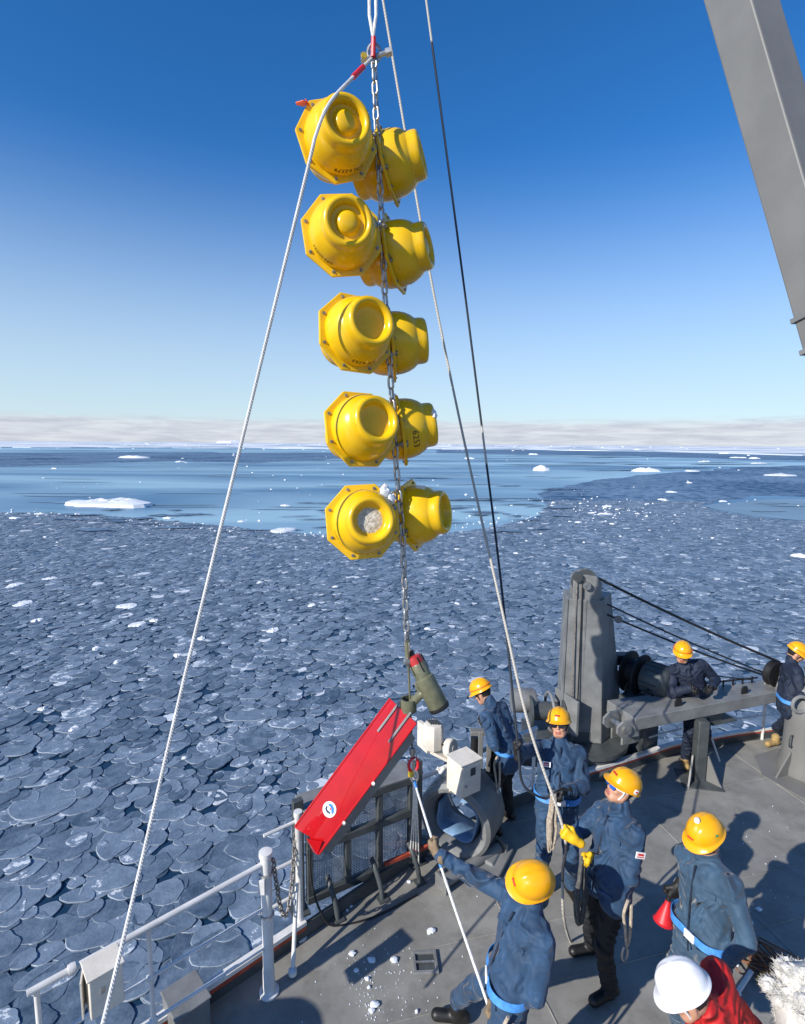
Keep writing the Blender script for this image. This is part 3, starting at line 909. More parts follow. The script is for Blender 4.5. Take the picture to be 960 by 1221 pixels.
# chain between the two posts
def make_link(L, Wd, r, seg=20, cs=7):
    mb = MB(); pts = []
    hl = L / 2 - Wd / 2
    for k in range(seg):
        q = 2 * math.pi * k / seg
        pts.append(Vector((math.cos(q) * (Wd / 2 - r), math.sin(q) * (Wd / 2 - r) + (hl if math.sin(q) >= 0 else -hl), 0)))
    mb.tube(pts, r, cs, closed=True)
    me = bpy.data.meshes.new('link')
    me.from_pydata(mb.v, [], mb.f)
    me.polygons.foreach_set('use_smooth', [True] * len(me.polygons))
    return me
def make_chain(name, label, pts, L, Wd, r, m_, group=None):
    pts = [Vector(p) for p in pts]
    base = pts[-1]
    c = thing(name, label, 'chain', base, group)
    me = make_link(L, Wd, r); me.materials.append(m_)
    pitch = L - 2 * r * 1.08
    # walk along the polyline
    seglen = [(b_ - a).length for a, b_ in zip(pts[:-1], pts[1:])]
    tot = sum(seglen); n = int(tot / pitch)
    for k in range(n):
        s = (k + .5) * pitch
        i = 0
        while i < len(seglen) - 1 and s > seglen[i]: s -= seglen[i]; i += 1
        d = (pts[i + 1] - pts[i]).normalized()
        p = pts[i] + d * s
        o = bpy.data.objects.new('link', me); COL.objects.link(o)
        R_ = frame(d, (0.3, -1, 0.1)) @ Matrix.Rotation(rad(50 + (90 if k % 2 else 0)), 3, 'Y')
        M4 = R_.to_4x4(); M4.translation = p - base
        o.parent = c; o.matrix_local = M4
    return c
a = RB + Vector((.05, .02, 1.10)); b_ = P(352, 990, y=S2.y)
cp = [a.lerp(b_, k / 14) - Vector((0, 0, .62 * (1 - (2 * k / 14 - 1) ** 2))) for k in range(15)]
make_chain('guard_chain', 'slack dark chain looping between the stout post and the mesh gate', cp, .062, .042, .007, MT['rusty'])

# cream box hung on the railing
cb = P(124, 1172, y=2.72)
bx = thing('junction_box', 'cream metal box with open flap hung on the guard rail', 'box', cb - Vector((0, 0, .17)))
Rb = frame(RD)
mb = MB(); mb.box(cb, (.14, .17, .24), Rb); mb.build('case', MT['cream'], bx, bevel=.006)
mb = MB(); mb.box(cb + Rb @ Vector((0, .0, .128)), (.16, .19, .012), Rb); mb.build('lid', MT['cream'], bx, bevel=.003)
mb = MB(); mb.box(cb + Rb @ Vector((.073, -.02, .03)), (.010, .022, .035), Rb); mb.build('latch', MT['steel'], bx)
mb = MB(); mb.box(cb + Rb @ Vector((-.02, -.100, .0)), (.12, .008, .22), Rb @ Matrix.Rotation(rad(-18), 3, 'Z')); mb.build('flap', MT['cream'], bx)
gb = P(222, 1196, z=0.20)
mb = MB(); mb.box((gb.x, gb.y, .13), (.24, .26, .26), Matrix.Rotation(rad(43), 3, 'Z')); mb.box((gb.x, gb.y, .267), (.26, .28, .014), Matrix.Rotation(rad(43), 3, 'Z'))
tag(mb.build('deck_locker', MT['grey'], org=(gb.x, gb.y, 0), bevel=.008, smooth=False), 'low grey steel locker on the deck inside the guard rail', 'locker')

# ------------------------------------------------------------------ mesh gate
GL, GR = P(366, 1082, z=.04), P(492, 1028, z=.04); GL.z = GR.z = 0
gd = (GR - GL).normalized(); gn = Vector((gd.y, -gd.x, 0))          # gn points on to the deck
Rg = frame(gd)
glen = (GR - GL).length; GH = 0.98
gate = thing('mesh_gate', 'dark grey steel gate with six wire mesh windows at the deck edge', 'gate', GL)
def gp(u, h, o=0.0): return GL + gd * u + Vector((0, 0, h)) + gn * o
mb = MB()
for u in (0.03, glen * .36, glen * .66, glen - .03):
    mb.bar(gp(u, .10), gp(u, GH - .03), .06, .05, up=gd)
mb.build('upright', MT['grey_dark'], gate, bevel=.004)
for h in (.12, .60, GH - .045):
    mb = MB(); mb.bar(gp(0, h, .006), gp(glen, h, .006), .066, .07); mb.build('cross_bar', MT['grey_dark'], gate, bevel=.004)
mb = MB()
mb.add([gp(-.02, GH, .03), gp(glen + .02, GH, .03), gp(glen + .02, GH + .015, -.22), gp(-.02, GH + .015, -.22), gp(-.02, GH - .02, .03), gp(glen + .02, GH - .02, .03), gp(glen + .02, GH - .005, -.22), gp(-.02, GH - .005, -.22)],
       [(0, 1, 2, 3), (7, 6, 5, 4), (0, 4, 5, 1), (1, 5, 6, 2), (2, 6, 7, 3), (3, 7, 4, 0)])
mb.build('top_plate', MT['grey'], gate, bevel=.004, smooth=False)
us = [0.06, glen * .36 - .03, glen * .36 + .03, glen * .66 - .03, glen * .66 + .03, glen - .06]
for c_ in range(3):
    for (h0, h1) in ((.155, .565), (.635, GH - .08)):
        mb = MB(); u0, u1 = us[2 * c_], us[2 * c_ + 1]
        k = u0
        while k < u1:
            mb.bar(gp(k, h0 - .01, -.012), gp(k, h1 + .01, -.012), .005, .005, up=gd); k += .0165
        k = h0
        while k < h1:
            mb.bar(gp(u0 - .01, k, -.007), gp(u1 + .01, k, -.007), .005, .005); k += .0165
        mb.build('mesh_panel', MT['steel'], gate, smooth=False)
for u in (-.06, glen + .06):
    mb = MB(); mb.bar(gp(u, 0, -.03), gp(u, GH + .10, -.03), .06, .09, up=gd); mb.box(gp(u, .01, -.03), (.16, .16, .02), Rg); mb.build('gate_post', MT['grey_dark'], gate, bevel=.004)
for u in (.18, .62, 1.02):       # braces curving down to the deck
    mb = MB(); mb.tube(catmull([gp(u, .30, .04), gp(u, .26, .12), gp(u + .02, .12, .19), gp(u + .03, .0, .21)], 5), .024, 10); mb.box(gp(u + .03, .006, .21), (.10, .10, .012), Rg); mb.build('brace', MT['grey_dark'], gate)
mb = MB(); mb.bar(gp(.75, .20, .06), gp(1.33, .20, .06), .03, .03); mb.build('wooden_batten', MT['redlead'], gate)
mb = MB(); mb.tube(catmull([gp(.02, .66, .05), gp(.00, .4, .12), gp(.05, .15, .2), gp(.15, .01, .26), gp(.5, .008, .35), gp(.95, .008, .33)], 6), .010, 7)
tag(mb.build('hose', MT['black'], org=gp(.15, 0, .26)), 'thin black hose drooping from the mesh gate on to the deck', 'hose')

# ------------------------------------------------------------------ fairlead: big round chock
FC = P(549, 970, z=.39)
fd = edge_dir(.75); fn = Vector((fd.y, -fd.x, 0))
fl = thing('fairlead', 'large round grey mooring fairlead with wide lip beside the cream cabinet', 'fairlead', (FC.x, FC.y, 0))
mb = MB()
prof = [(.25, -.30), (.25, .0), (.268, .10), (.31, .165), (.35, .175), (.385, .145), (.385, -.24), (.36, -.30), (.30, -.31)]
n = 40; vs = []; fs = []
fn = Vector((-.50, -.87, 0)).normalized(); fd = Vector((-fn.y, fn.x, 0))
Rf = Matrix((fd, Vector((0, 0, 1)), fn)).transposed()
for (r, z) in prof:
    for j in range(n):
        q = 6.28318 * j / n
        vs.append(FC + Rf @ Vector((r * math.cos(q), r * math.sin(q), z)))
L = len(prof)
for i in range(L):
    for j in range(n):
        fs.append((i * n + j, i * n + (j + 1) % n, ((i + 1) % L) * n + (j + 1) % n, ((i + 1) % L) * n + j))
mb.add(vs, fs); mb.build('ring', MT['grey'], fl)
mb = MB(); mb.prism([(-.44, -.385), (.44, -.385), (.40, -.32), (.26, -.29), (-.26, -.29), (-.40, -.32)], FC + fn * (-.12), Rf, .24)
mb.build('base', MT['grey'], fl, bevel=.015, smooth=False)
mb = MB(); mb.box(Vector((FC.x, FC.y, .025)) + fn * .02, (.5, 1.0, .05), frame(fd)); mb.build('foot_plate', MT['grey'], fl, bevel=.01, smooth=False)
mb = MB(); pts = []
for i in range(3):
    for j in range(24):
        q = rad(150 + 290 * j / 23); r = .238 - .02 * math.sin(j * .9) - i * .004
        pts.append(FC + Rf @ Vector((r * math.cos(q), r * math.sin(q), -.22 + .16 * i)))
mb.add(pts, [(i * 24 + j, i * 24 + j + 1, i * 24 + 25 + j, i * 24 + 24 + j) for i in range(2) for j in range(23)])
o = mb.build('shade_shell', MT['shade_blue'], fl); sd = o.modifiers.new('thick', 'SOLIDIFY'); sd.thickness = .012  # added shell, coloured as the bluish shade within the ring

# small roller on the deck, in front of the fairlead
fd = edge_dir(.75); fn = Vector((fd.y, -fd.x, 0))
ro = thing('deck_roller', 'low grey strip roller bolted to the deck before the fairlead', 'roller', P(560, 1040, z=0))
RC = Vector(ro.location)
mb = MB(); mb.tube(line([RC - fd * .32 + Vector((0, 0, .07)), RC + fd * .40 + Vector((0, 0, .07))], 6), .055, 14); mb.build('barrel', MT['grey'], ro)
mb = MB()
mb.box(RC - fd * .36 + Vector((0, 0, .07)), (.16, .03, .14), frame(fd)); mb.build('bracket', MT['grey'], ro, bevel=.004)
mb = MB(); mb.box(RC + fd * .44 + Vector((0, 0, .07)), (.16, .03, .14), frame(fd)); mb.build('bracket', MT['grey'], ro, bevel=.004)

# ------------------------------------------------------------------ white rail, lamp unit and cream cabinet above the fairlead
wr = thing('edge_rail', 'white pipe rail running behind the cream cabinet to the roller stand', 'railing', (0.2, 5.3, 0))
for (h, r) in ((1.03, .025), (.72, .016)):
    mb = MB(); mb.tube(line([P(497, 930, y=5.25) + Vector((0, 0, h - 1.03)), P(600, 884, y=5.75) + Vector((0, 0, h - 1.03)), P(640, 868, y=6.0) + Vector((0, 0, h - 1.03))], 3), r, 10); mb.build('rail_bar', MT['white'], wr)
for q_ in (P(499, 930, y=5.25), P(638, 869, y=6.0)):
    mb = MB(); mb.tube(line([Vector((q_.x, q_.y, 0)), q_], 2), .02, 10); mb.build('stanchion', MT['white'], wr)
mb = MB(); mb.tube(line([P(497, 960, y=5.25), P(530, 915, y=5.3)], 2), .016, 8); mb.tube(line([P(500, 955, y=5.25), P(560, 930, y=5.4)], 2), .016, 8); mb.tube(line([P(522, 915, y=5.3), P(540, 960, y=5.3)], 2), .01, 8)
mb.build('brace', MT['white'], wr)

CC = P(553, 922, y=5.02)
cab = thing('cream_cabinet', 'cream steel cabinet with small window in its door mounted above the fairlead', 'cabinet', CC - Vector((0, 0, .22)))
Rc = Matrix.Rotation(rad(34), 3, 'Z')
mb = MB(); mb.box(CC, (.25, .225, .335), Rc); mb.build('case', MT['cream'], cab, bevel=.006)
mb = MB(); mb.box(CC + Vector((0, 0, .174)), (.275, .25, .012), Rc); mb.build('lid', MT['cream'], cab, bevel=.003)
mb = MB(); mb.box(CC + Rc @ Vector((.0, -.117, -.0)), (.225, .012, .305), Rc); dr = mb.build('door', MT['cream'], cab, bevel=.003)
mb = MB(); mb.box(CC + Rc @ Vector((.01, -.125, .08)), (.06, .006, .075), Rc); mb.build('window', MT['grey_dark'], dr)
mb = MB(); mb.lathe([(0, 0), (.012, 0), (.012, .016), (0, .018)], 10, CC + Rc @ Vector((-.08, -.124, -.04)), Rc @ Vector((0, -1, 0))); mb.build('lock', MT['steel'], dr)
mb = MB()
for s in (-.09, .09): mb.bar(CC + Rc @ Vector((s, .05, -.16)), CC + Rc @ Vector((s, .26, -.30)), .03, .03)
mb.build('stand', MT['cream'], cab)

LC = P(517, 876, y=5.5)
lu = thing('signal_lamp', 'cream slotted drum lamp unit on a bracket behind the cream cabinet', 'lamp', LC - Vector((0, 0, .2)))
mb = MB(); mb.lathe([(0, -.14), (.105, -.14), (.11, -.13), (.11, .11), (.10, .13), (.06, .138), (0, .14)], 8, LC); mb.build('drum', MT['cream'], lu)
for q in range(5):
    mb = MB(); mb.box(LC + Vector((-.05 + .025 * q, .0, .146)), (.010, .11, .014), Matrix.Rotation(rad(25), 3, 'Z')); mb.build('slot', MT['grey_dark'], lu)
mb = MB(); mb.box(LC + Vector((-.10, .05, -.05)), (.05, .2, .28), Matrix.Rotation(rad(30), 3, 'Z')); mb.build('back_plate', MT['cream'], lu, bevel=.004)
WC = P(537, 892, y=5.45)
mb = MB()
mb.bar(LC + Vector((-.02, 0, -.16)), WC + Vector((.05, 0, -.14)), .16, .03)
mb.build('bracket', MT['cream'], lu, bevel=.004)
mb = MB(); mb.lathe([(0, -.04), (.09, -.04), (.10, -.03), (.10, .03), (.09, .04), (.035, .04), (.035, .05), (0, .05)], 20, WC, (0.75, -.55, .15)); mb.build('cable_drum', MT['cream'], lu)
mb = MB(); mb.tube(catmull([LC + Vector((.08, -.08, -.06)), LC + Vector((.15, -.1, -.1)), LC + Vector((.16, -.06, -.22)), WC + Vector((0, -.1, -.16))], 5), .008, 6); mb.build('cable', MT['black'], lu)

# roller stand in front of the leaning man
SC_ = P(577, 878, y=5.52)
st = thing('roller_stand', 'pale grey bracket with black upright rollers at the deck edge', 'stand', (SC_.x, SC_.y, 0))
for (dx_, m_) in ((-.10, 'black'), (.10, 'black')):
    mb = MB(); mb.tube(line([Vector((SC_.x + dx_, SC_.y, .62)), Vector((SC_.x + dx_, SC_.y, 1.02))], 2), .04, 12); mb.build('roller', MT[m_], st)
mb = MB()
for dx_ in (-.04, .05): mb.box((SC_.x + dx_, SC_.y - .05, .86), (.05, .03, .50))
mb.box((SC_.x, SC_.y - .02, 1.09), (.30, .08, .05)); mb.box((SC_.x, SC_.y, .60), (.30, .10, .05)); mb.box((SC_.x, SC_.y, .30), (.10, .10, .6))
mb.build('frame', MT['boom'], st, bevel=.005)

# ------------------------------------------------------------------ crane tower
td = edge_dir(2.6); tn = Vector((td.y, -td.x, 0))
Rt = Matrix((td, -tn, Vector((0, 0, 1)))).transposed()     # local x along edge, y seaward, z up
TB = P(700, 886, z=.30) + Vector((0, .25, -.30))
ZH = P(695, 714, y=TB.y - .15).z
ZS = P(697, 682, y=TB.y).z - ZH + .02
tw = thing('crane_tower', 'tall tapered grey crane tower with sheave head on a round plinth', 'crane', TB)
def tp(x, y, z): return TB + Rt @ Vector((x, y, z))
Ry = Matrix.Rotation(rad(-10), 3, 'Z')
def tq(x, y, z): return TB + Ry @ Vector((x, y, z))
mb = MB()
def frustum(mb, b0, b1, z0, z1):
    v = [tq(*p, z0) for p in b0] + [tq(*p, z1) for p in b1]
    mb.add(v, [(3, 2, 1, 0), (4, 5, 6, 7), (0, 1, 5, 4), (1, 2, 6, 5), (2, 3, 7, 6), (3, 0, 4, 7)])
frustum(mb, [(-.30, -.24), (.22, -.24), (.60, .28), (-.30, .30)], [(-.28, -.20), (.16, -.20), (.34, .26), (-.28, .26)], .30, ZH)
mb.build('column', MT['grey'], tw, bevel=.012, smooth=False)
mb = MB(); mb.bar(tq(-.30, -.245, .34), tq(-.285, -.205, ZH), .022, .03); mb.build('edge_rib', MT['grey'], tw)
mb = MB(); mb.bar(tq(-.05, -.228, .34), tq(-.05, -.203, ZH), .016, .02); mb.build('edge_rib', MT['grey'], tw)
mb = MB(); mb.lathe([(0, 0), (.62, 0), (.62, .06), (.54, .10), (.54, .24), (.60, .25), (.60, .30), (0, .302)], 36, TB); mb.build('plinth', MT['grey_dark'], tw)
# head: two cheek plates and a sheave
cheek = [(-.19, 0), (.15, 0), (.16, ZS * .70), (.10, ZS * .94), (-.02, ZS), (-.14, ZS * .97), (-.19, ZS * .80)]
Rh = Ry @ Matrix.Rotation(rad(90), 3, 'X') @ Matrix.Rotation(rad(90), 3, 'Y')
for xo in (-.13, .11):
    mb = MB()
    Rk = Matrix((Ry @ Vector((1, 0, 0)), Ry @ Vector((0, 0, 1)), Ry @ Vector((0, -1, 0)))).transposed()
    mb.prism(cheek, tq(-.02, xo, ZH - .02), Rk, .05); mb.build('cheek_plate', MT['grey'], tw, bevel=.008, smooth=False)
mb = MB(); mb.lathe([(0, -.05), (.17, -.05), (.17, -.035), (.135, -.012), (.135, .012), (.17, .035), (.17, .05), (0, .05)], 28, tq(-.05, -0.02, ZH + ZS * .55), Ry @ Vector((0, 1, 0))); mb.build('sheave', MT['grey_dark'], tw)
mb = MB(); mb.lathe([(0, -.22), (.05, -.22), (.05, .22), (0, .22)], 16, tq(-.05, -.02, ZH + ZS * .55), Ry @ Vector((0, 1, 0))); mb.build('sheave_pin', MT['steel'], tw)
mb = MB(); mb.lathe([(0, -.04), (.06, -.04), (.06, .04), (0, .04)], 16, tq(-.17, -.20, ZH + ZS * .88), Ry @ Vector((0, 1, 0))); mb.build('guide_pulley', MT['grey_dark'], tw)
mb = MB(); mb.box(tq(.0, .05, ZH + .012), (.40, .36, .03), Ry); mb.build('head_plate', MT['grey'], tw, bevel=.006)
mb = MB(); mb.lathe([(.022, -.012), (.05, -.012), (.05, .012), (.022, .012)], 14, tq(.40, .02, ZH - .3), Ry @ Vector((0, 1, 0))); mb.build('lifting_eye', MT['grey'], tw)
for xo in (-.17, -.10):
    mb = MB(); mb.tube(line([tq(xo, -.20, ZH + ZS * .7), tq(xo + .0, -.28, .62)], 4), .009, 6); mb.build('hoist_wire', MT['rusty'] if xo < -.15 else MT['black'], tw)
mb = MB(); mb.box(tq(-.02, -.24, .36), (.20, .012, .16), Ry); mb.build('number_plate', MT['grey_dark'], tw)
# hinge bracket on the plinth
for o_ in (-.09, .09):
    mb = MB()
    Rk = Matrix((td, Vector((0, 0, 1)), -tn)).transposed()
    mb.prism([(.28, .28), (.74, .28), (.74, .52), (.66, .60), (.40, .60), (.28, .66)], TB + tn * (.36 + o_) , Rk, .03)
    mb.build('hinge_plate', MT['grey'], tw, bevel=.006, smooth=False)

# ------------------------------------------------------------------ winch left of the tower
WB = TB + Vector((-.50, -.10, 0))
wn = thing('winch', 'grey drum winch with square side plates standing left of the tower', 'winch', WB)
mb = MB(); mb.box(WB + Vector((0, 0, .20)), (.62, .5, .40), Ry); mb.build('bed', MT['grey_dark'], wn, bevel=.01, smooth=False)
mb = MB(); mb.lathe([(0, -.22), (.22, -.22), (.22, -.19), (.12, -.18), (.12, .18), (.22, .19), (.22, .22), (0, .22)], 28, WB + Ry @ Vector((-.02, 0, .66)), Ry @ Vector((1, .15, 0))); mb.build('drum', MT['grey_dark'], wn)
mb = MB(); mb.box(WB + Ry @ Vector((.24, -.08, .72)), (.04, .46, .46), Ry @ Matrix.Rotation(rad(30), 3, 'Z')); mb.build('side_plate', MT['grey'], wn, bevel=.006)
mb = MB(); mb.lathe([(0, -.16), (.15, -.16), (.16, -.15), (.16, .12), (.13, .16), (0, .16)], 24, WB + Ry @ Vector((-.30, .05, .76)), Ry @ Vector((1, .15, 0))); mb.build('motor', MT['grey'], wn)
mb = MB(); mb.tube([WB + Ry @ Vector((.02, 0, .66)) + Vector((.02, .24 * math.cos(q), .24 * math.sin(q))) for q in np.linspace(0, 6.28, 25)[:-1]], .02, 8, closed=True); mb.build('guard_hoop', MT['grey'], wn)

# ------------------------------------------------------------------ crane beam
ZT = 0.95
f0, f1 = P(748, 859, z=ZT), P(946, 821, z=ZT)
bd = (f1 - f0).normalized(); bn = Vector((-bd.y, bd.x, 0))          # bn = seaward
bmr = thing('crane_beam', 'long tapered grey crane beam resting level on a post beyond the crew', 'crane beam', f0 - Vector((0, 0, ZT)))
Lb = (f1 - f0).length
mb = MB()
w0, w1, hh = .50, .32, .155
top = [f0 + bd * .12, f1, f1 + bn * w1, f0 + bd * .12 + bn * w0]
mb.add(top + [p - Vector((0, 0, hh)) for p in top], [(0, 1, 2, 3), (7, 6, 5, 4), (0, 4, 5, 1), (1, 5, 6, 2), (2, 6, 7, 3), (3, 7, 4, 0)])
mb.build('girder', MT['grey'], bmr, bevel=.01, smooth=False)
for o_ in (.04, .28):
    mb = MB()
    Rk = Matrix((bd, Vector((0, 0, 1)), Vector((-bn.x, -bn.y, 0)))).transposed()
    mb.prism([(-.22, -.16), (-.16, -.22), (.10, -.24), (.10, -.02), (-.14, -.02), (-.22, -.08)], f0 + bd * .1 + bn * o_, Rk, .03); mb.build('hinge_plate', MT['grey'], bmr, bevel=.005, smooth=False)
mb = MB(); mb.lathe([(0, -.22), (.06, -.22), (.06, -.18), (.04, -.18), (.04, .12), (0, .12)], 16, f0 + bn * .20 + Vector((0, 0, -.12)), bn); mb.build('hinge_pin', MT['steel'], bmr)
for u in (.85, 1.95):
    mb = MB(); mb.prism([(-.05, 0), (.05, 0), (.05, .07), (.03, .10), (-.03, .10), (-.05, .07)], f0 + bd * u + bn * .10 + Vector((0, 0, .001)), Matrix((bd, Vector((0, 0, 1)), Vector((bd.y, -bd.x, 0)))).transposed(), .02); mb.build('lifting_eye', MT['black'], bmr)
k = 0.75
while k < Lb - .35:
    mb = MB(); q = f0 + bd * k + bn * (w0 + (w1 - w0) * k / Lb - .04); mb.tube(line([q, q + Vector((0, 0, .09))], 1), .012, 6); mb.build('rail_stud', MT['black'], bmr); k += .16
mb = MB(); q0 = f0 + bd * .7 + bn * (w0 - .05) + Vector((0, 0, .075)); q1 = f1 - bd * .3 + bn * (w1 - .04) + Vector((0, 0, .075)); mb.tube(line([q0, q1], 4), .012, 6); mb.build('stud_wire', MT['black'], bmr)
# end sheave
E = f1 - bd * .16 + bn * .15
mb = MB(); mb.lathe([(0, -.05), (.17, -.05), (.17, -.03), (.14, 0), (.17, .03), (.17, .05), (0, .05)], 24, E + Vector((0, 0, .17)), bn); mb.build('end_sheave', MT['black'], bmr)
for o_ in (-.09, .07):
    mb = MB(); mb.prism([(-.10, 0), (.10, 0), (.06, .26), (-.02, .26)], E + bn * o_, Matrix((bd, Vector((0, 0, 1)), Vector((bd.y, -bd.x, 0)))).transposed(), .025); mb.build('sheave_cheek', MT['grey'], bmr, bevel=.004)
mb = MB(); mb.box(f1 + bn * .13 + bd * .03 + Vector((0, 0, -.07)), (.34, .06, .12), frame(bd)); mb.build('end_plate', MT['boom'], bmr, bevel=.006)
mb = MB(); c_ = f0 + bd * 1.45 + bn * .22 + Vector((0, 0, -hh - .10)); mb.box(c_, (.26, .30, .18), frame(bd)); mb.box(c_ + bd * .16 + Vector((0, 0, -.07)), (.34, .42, .02), frame(bd)); mb.build('under_bracket', MT['grey_dark'], bmr, bevel=.005)
# crutch post under the beam
PB = P(836, 934, z=0) + Vector((0, .06, 0))
cp_ = thing('beam_crutch', 'grey crutch post with gusset foot carrying the crane beam', 'post', PB)
mb = MB(); mb.bar(PB + Vector((0, .02, 0)), PB + Vector((0, .02, ZT - hh - .005)), .13, .13, up=(0, 1, 0)); mb.build('post', MT['grey_dark'], cp_, bevel=.01)
for s in (-1, 1):
    mb = MB(); mb.prism([(0, 0), (.22, 0), (.17, .06), (.03, .34), (0, .34)], PB + Vector((.08 * s, .0, 0)) + Vector((0, .0, 0)), Matrix((Vector((s * .6, -.8, 0)), Vector((0, 0, 1)), Vector((-.8, -.6 * s, 0)))).transposed(), .02); mb.build('gusset', MT['boom'], cp_)
mb = MB(); mb.box(PB + Vector((0, 0, .008)), (.46, .40, .016), Ry); mb.build('foot_plate', MT['grey_dark'], cp_, bevel=.004)
mb = MB(); mb.tube(line([P(846, 872, y=6.75), P(858, 908, y=6.7)], 2), .014, 8)
mb.build('side_strut', MT['white'], cp_)

# cables from the tower head to the beam end
EE = E + Vector((0, 0, .30))
for k, (a, b_, r) in enumerate(((tq(.06, 0, ZH + ZS * .8), EE + Vector((.05, 0, .03)), .017), (tq(.14, 0, ZH - .05), EE - Vector((.1, 0, .14)), .011), (tq(.16, 0, ZH - .2), EE - Vector((.14, 0, .16)), .013), (tq(.6, .2, 1.28), EE - Vector((.3, 0, .22)), .009))):
    mb = MB()
    pts = [a.lerp(b_, i / 14) - Vector((0, 0, .03 * (1 - (2 * i / 14 - 1) ** 2))) for i in range(15)]
    mb.tube(pts, r, 8)
    tag(mb.build('crane_cable', MT['black'], org=a), ['thick black cable from the tower head to the beam end sheave', 'upper of two thin black cables from mid tower to the beam end',
        'lower of two thin black cables from mid tower to the beam end', 'lowest thin cable from the electric winch to the beam end'][k], 'cable')

# electric winch behind the beam
EW = P(768, 806, y=6.95)
ew = thing('electric_winch', 'dark finned electric winch with cable drum behind the crane beam', 'winch', (EW.x, EW.y, 0))
ea = Vector((.62, -.78, 0)).normalized()
mb = MB(); mb.lathe([(0, -.10), (.28, -.10), (.28, -.08), (.18, -.07), (.18, .07), (.28, .08), (.28, .10), (0, .10)], 26, EW - ea * .12, ea); mb.build('drum', MT['black'], ew)
mb = MB(); mb.lathe([(0, 0), (.20, 0), (.21, .02), (.21, .26), (.17, .31), (.10, .33), (0, .33)], 14, EW + ea * .02, ea); mb.build('motor', MT['grey_dark'], ew)
for j in range(14):
    q = 6.283 * j / 14; rr = Vector((0, 0, 1)) * math.sin(q) + ea.cross(Vector((0, 0, 1))) * math.cos(q)
    mb = MB(); mb.bar(EW + ea * .04 + rr * .215, EW + ea * .27 + rr * .215, .012, .03, up=rr); mb.build('fin', MT['grey_dark'], ew)
mb = MB(); mb.box(EW - ea * .32 + Vector((0, 0, .14)), (.2, .16, .14)); mb.build('control_box', MT['black'], ew, bevel=.01)
mb = MB(); mb.box((EW.x, EW.y, EW.z - .28), (.62, .34, .10), frame(ea)); mb.box((EW.x, EW.y, (EW.z - .33) / 2), (.40, .30, EW.z - .33), frame(ea)); mb.build('pedestal', MT['grey_dark'], ew, bevel=.01)
mb = MB(); mb.tube(catmull([EW - ea * .32 + Vector((0, -.05, .1)), EW - ea * .36 + Vector((0, -.15, -.15)), EW - ea * .25 + Vector((0, -.2, -.3)), EW - ea * .1 + Vector((0, -.2, -.28))], 6), .012, 6); mb.build('cable', MT['black'], ew)
mb = MB(); mb.tube([EW - ea * .25 + Vector((.10 * math.cos(q), -.22, -.18 + .12 * math.sin(q))) for q in np.linspace(0, 6.28, 18)[:-1]], .01, 6, closed=True); mb.build('cable_loop', MT['black'], ew)

# stern rail behind
sr_ = thing('stern_rail', 'white three-bar rail curving round the stern behind the crane beam', 'railing', (4.0, 7.2, 0))
xs = np.linspace(P(768, 890, z=.16).x, 9.0, 22)
for h in (.55, .36):
    mb = MB(); mb.tube([Vector((x, edge_y(x) - .06, h)) for x in xs], .012, 8); mb.build('rail_bar', MT['white'], sr_)
for x in (4.1, 5.15, 6.3, 7.5):
    mb = MB(); mb.tube(line([Vector((x, edge_y(x) - .06, 0.0)), Vector((x, edge_y(x) - .06, .60))], 2), .024, 8); mb.build('stanchion', MT['white'], sr_)

# pedestal at the right
QB = P(936, 936, z=0) + Vector((.36, .28, 0))
qd = thing('deck_pedestal', 'stout grey machinery pedestal with round-topped casing and valves on top', 'pedestal', QB)
mb = MB(); mb.lathe([(0, .0), (.30, 0), (.30, .10), (.27, .20), (.26, .5), (.26, .86), (.20, 1.02), (0, 1.06)], 14, QB + Vector((.08, 0, 0))); mb.build('casing', MT['boom'], qd)
mb = MB(); mb.lathe([(0, 0), (.62, 0), (.62, .012), (.56, .014), (0, .014)], 8, QB + Vector((.1, -.1, 0.002))); mb.build('base_plate', MT['boom'], qd)
for q in (200, 245, 290):
    mb = MB(); d_ = Vector((math.cos(rad(q)), math.sin(rad(q)), 0)); mb.prism([(.25, 0), (.50, 0), (.28, .30), (.25, .30)], QB + Vector((.08, 0, .014)), Matrix((d_, Vector((0, 0, 1)), Vector((d_.y, -d_.x, 0)))).transposed(), .02); mb.build('gusset', MT['boom'], qd)
mb = MB()
for k, (x, y, z, r) in enumerate(((-.06, -.05, 1.10, .08), (.04, .0, 1.20, .10), (.06, .03, 1.34, .07), (.14, -.02, 1.36, .08))):
    mb.lathe([(0, -.05), (r, -.05), (r * 1.1, -.03), (r * 1.1, .03), (r, .05), (0, .05)], 10, QB + Vector((x, y, z)), (.2, .1, 1) if k % 2 else (1, -.3, .4))
mb.tube(line([QB + Vector((.08, 0, 1.0)), QB + Vector((.08, 0, 1.42))], 2), .05, 10)
mb.build('valve_gear', MT['boom'], qd)
mb = MB(); mb.tube([QB + Vector((-.16 + .10 * math.cos(q), -.14, .98 + .10 * math.sin(q))) for q in np.linspace(0, 6.28, 22)[:-1]], .022, 8, closed=True); mb.build('ring', MT['grey'], qd)
mb = MB(); mb.tube(catmull([QB + Vector((-.19, -.10, .55)), QB + Vector((-.24, -.13, .54)), QB + Vector((-.24, -.13, .42)), QB + Vector((-.19, -.10, .41))], 4), .01, 6); mb.build('handle', MT['grey_dark'], qd)

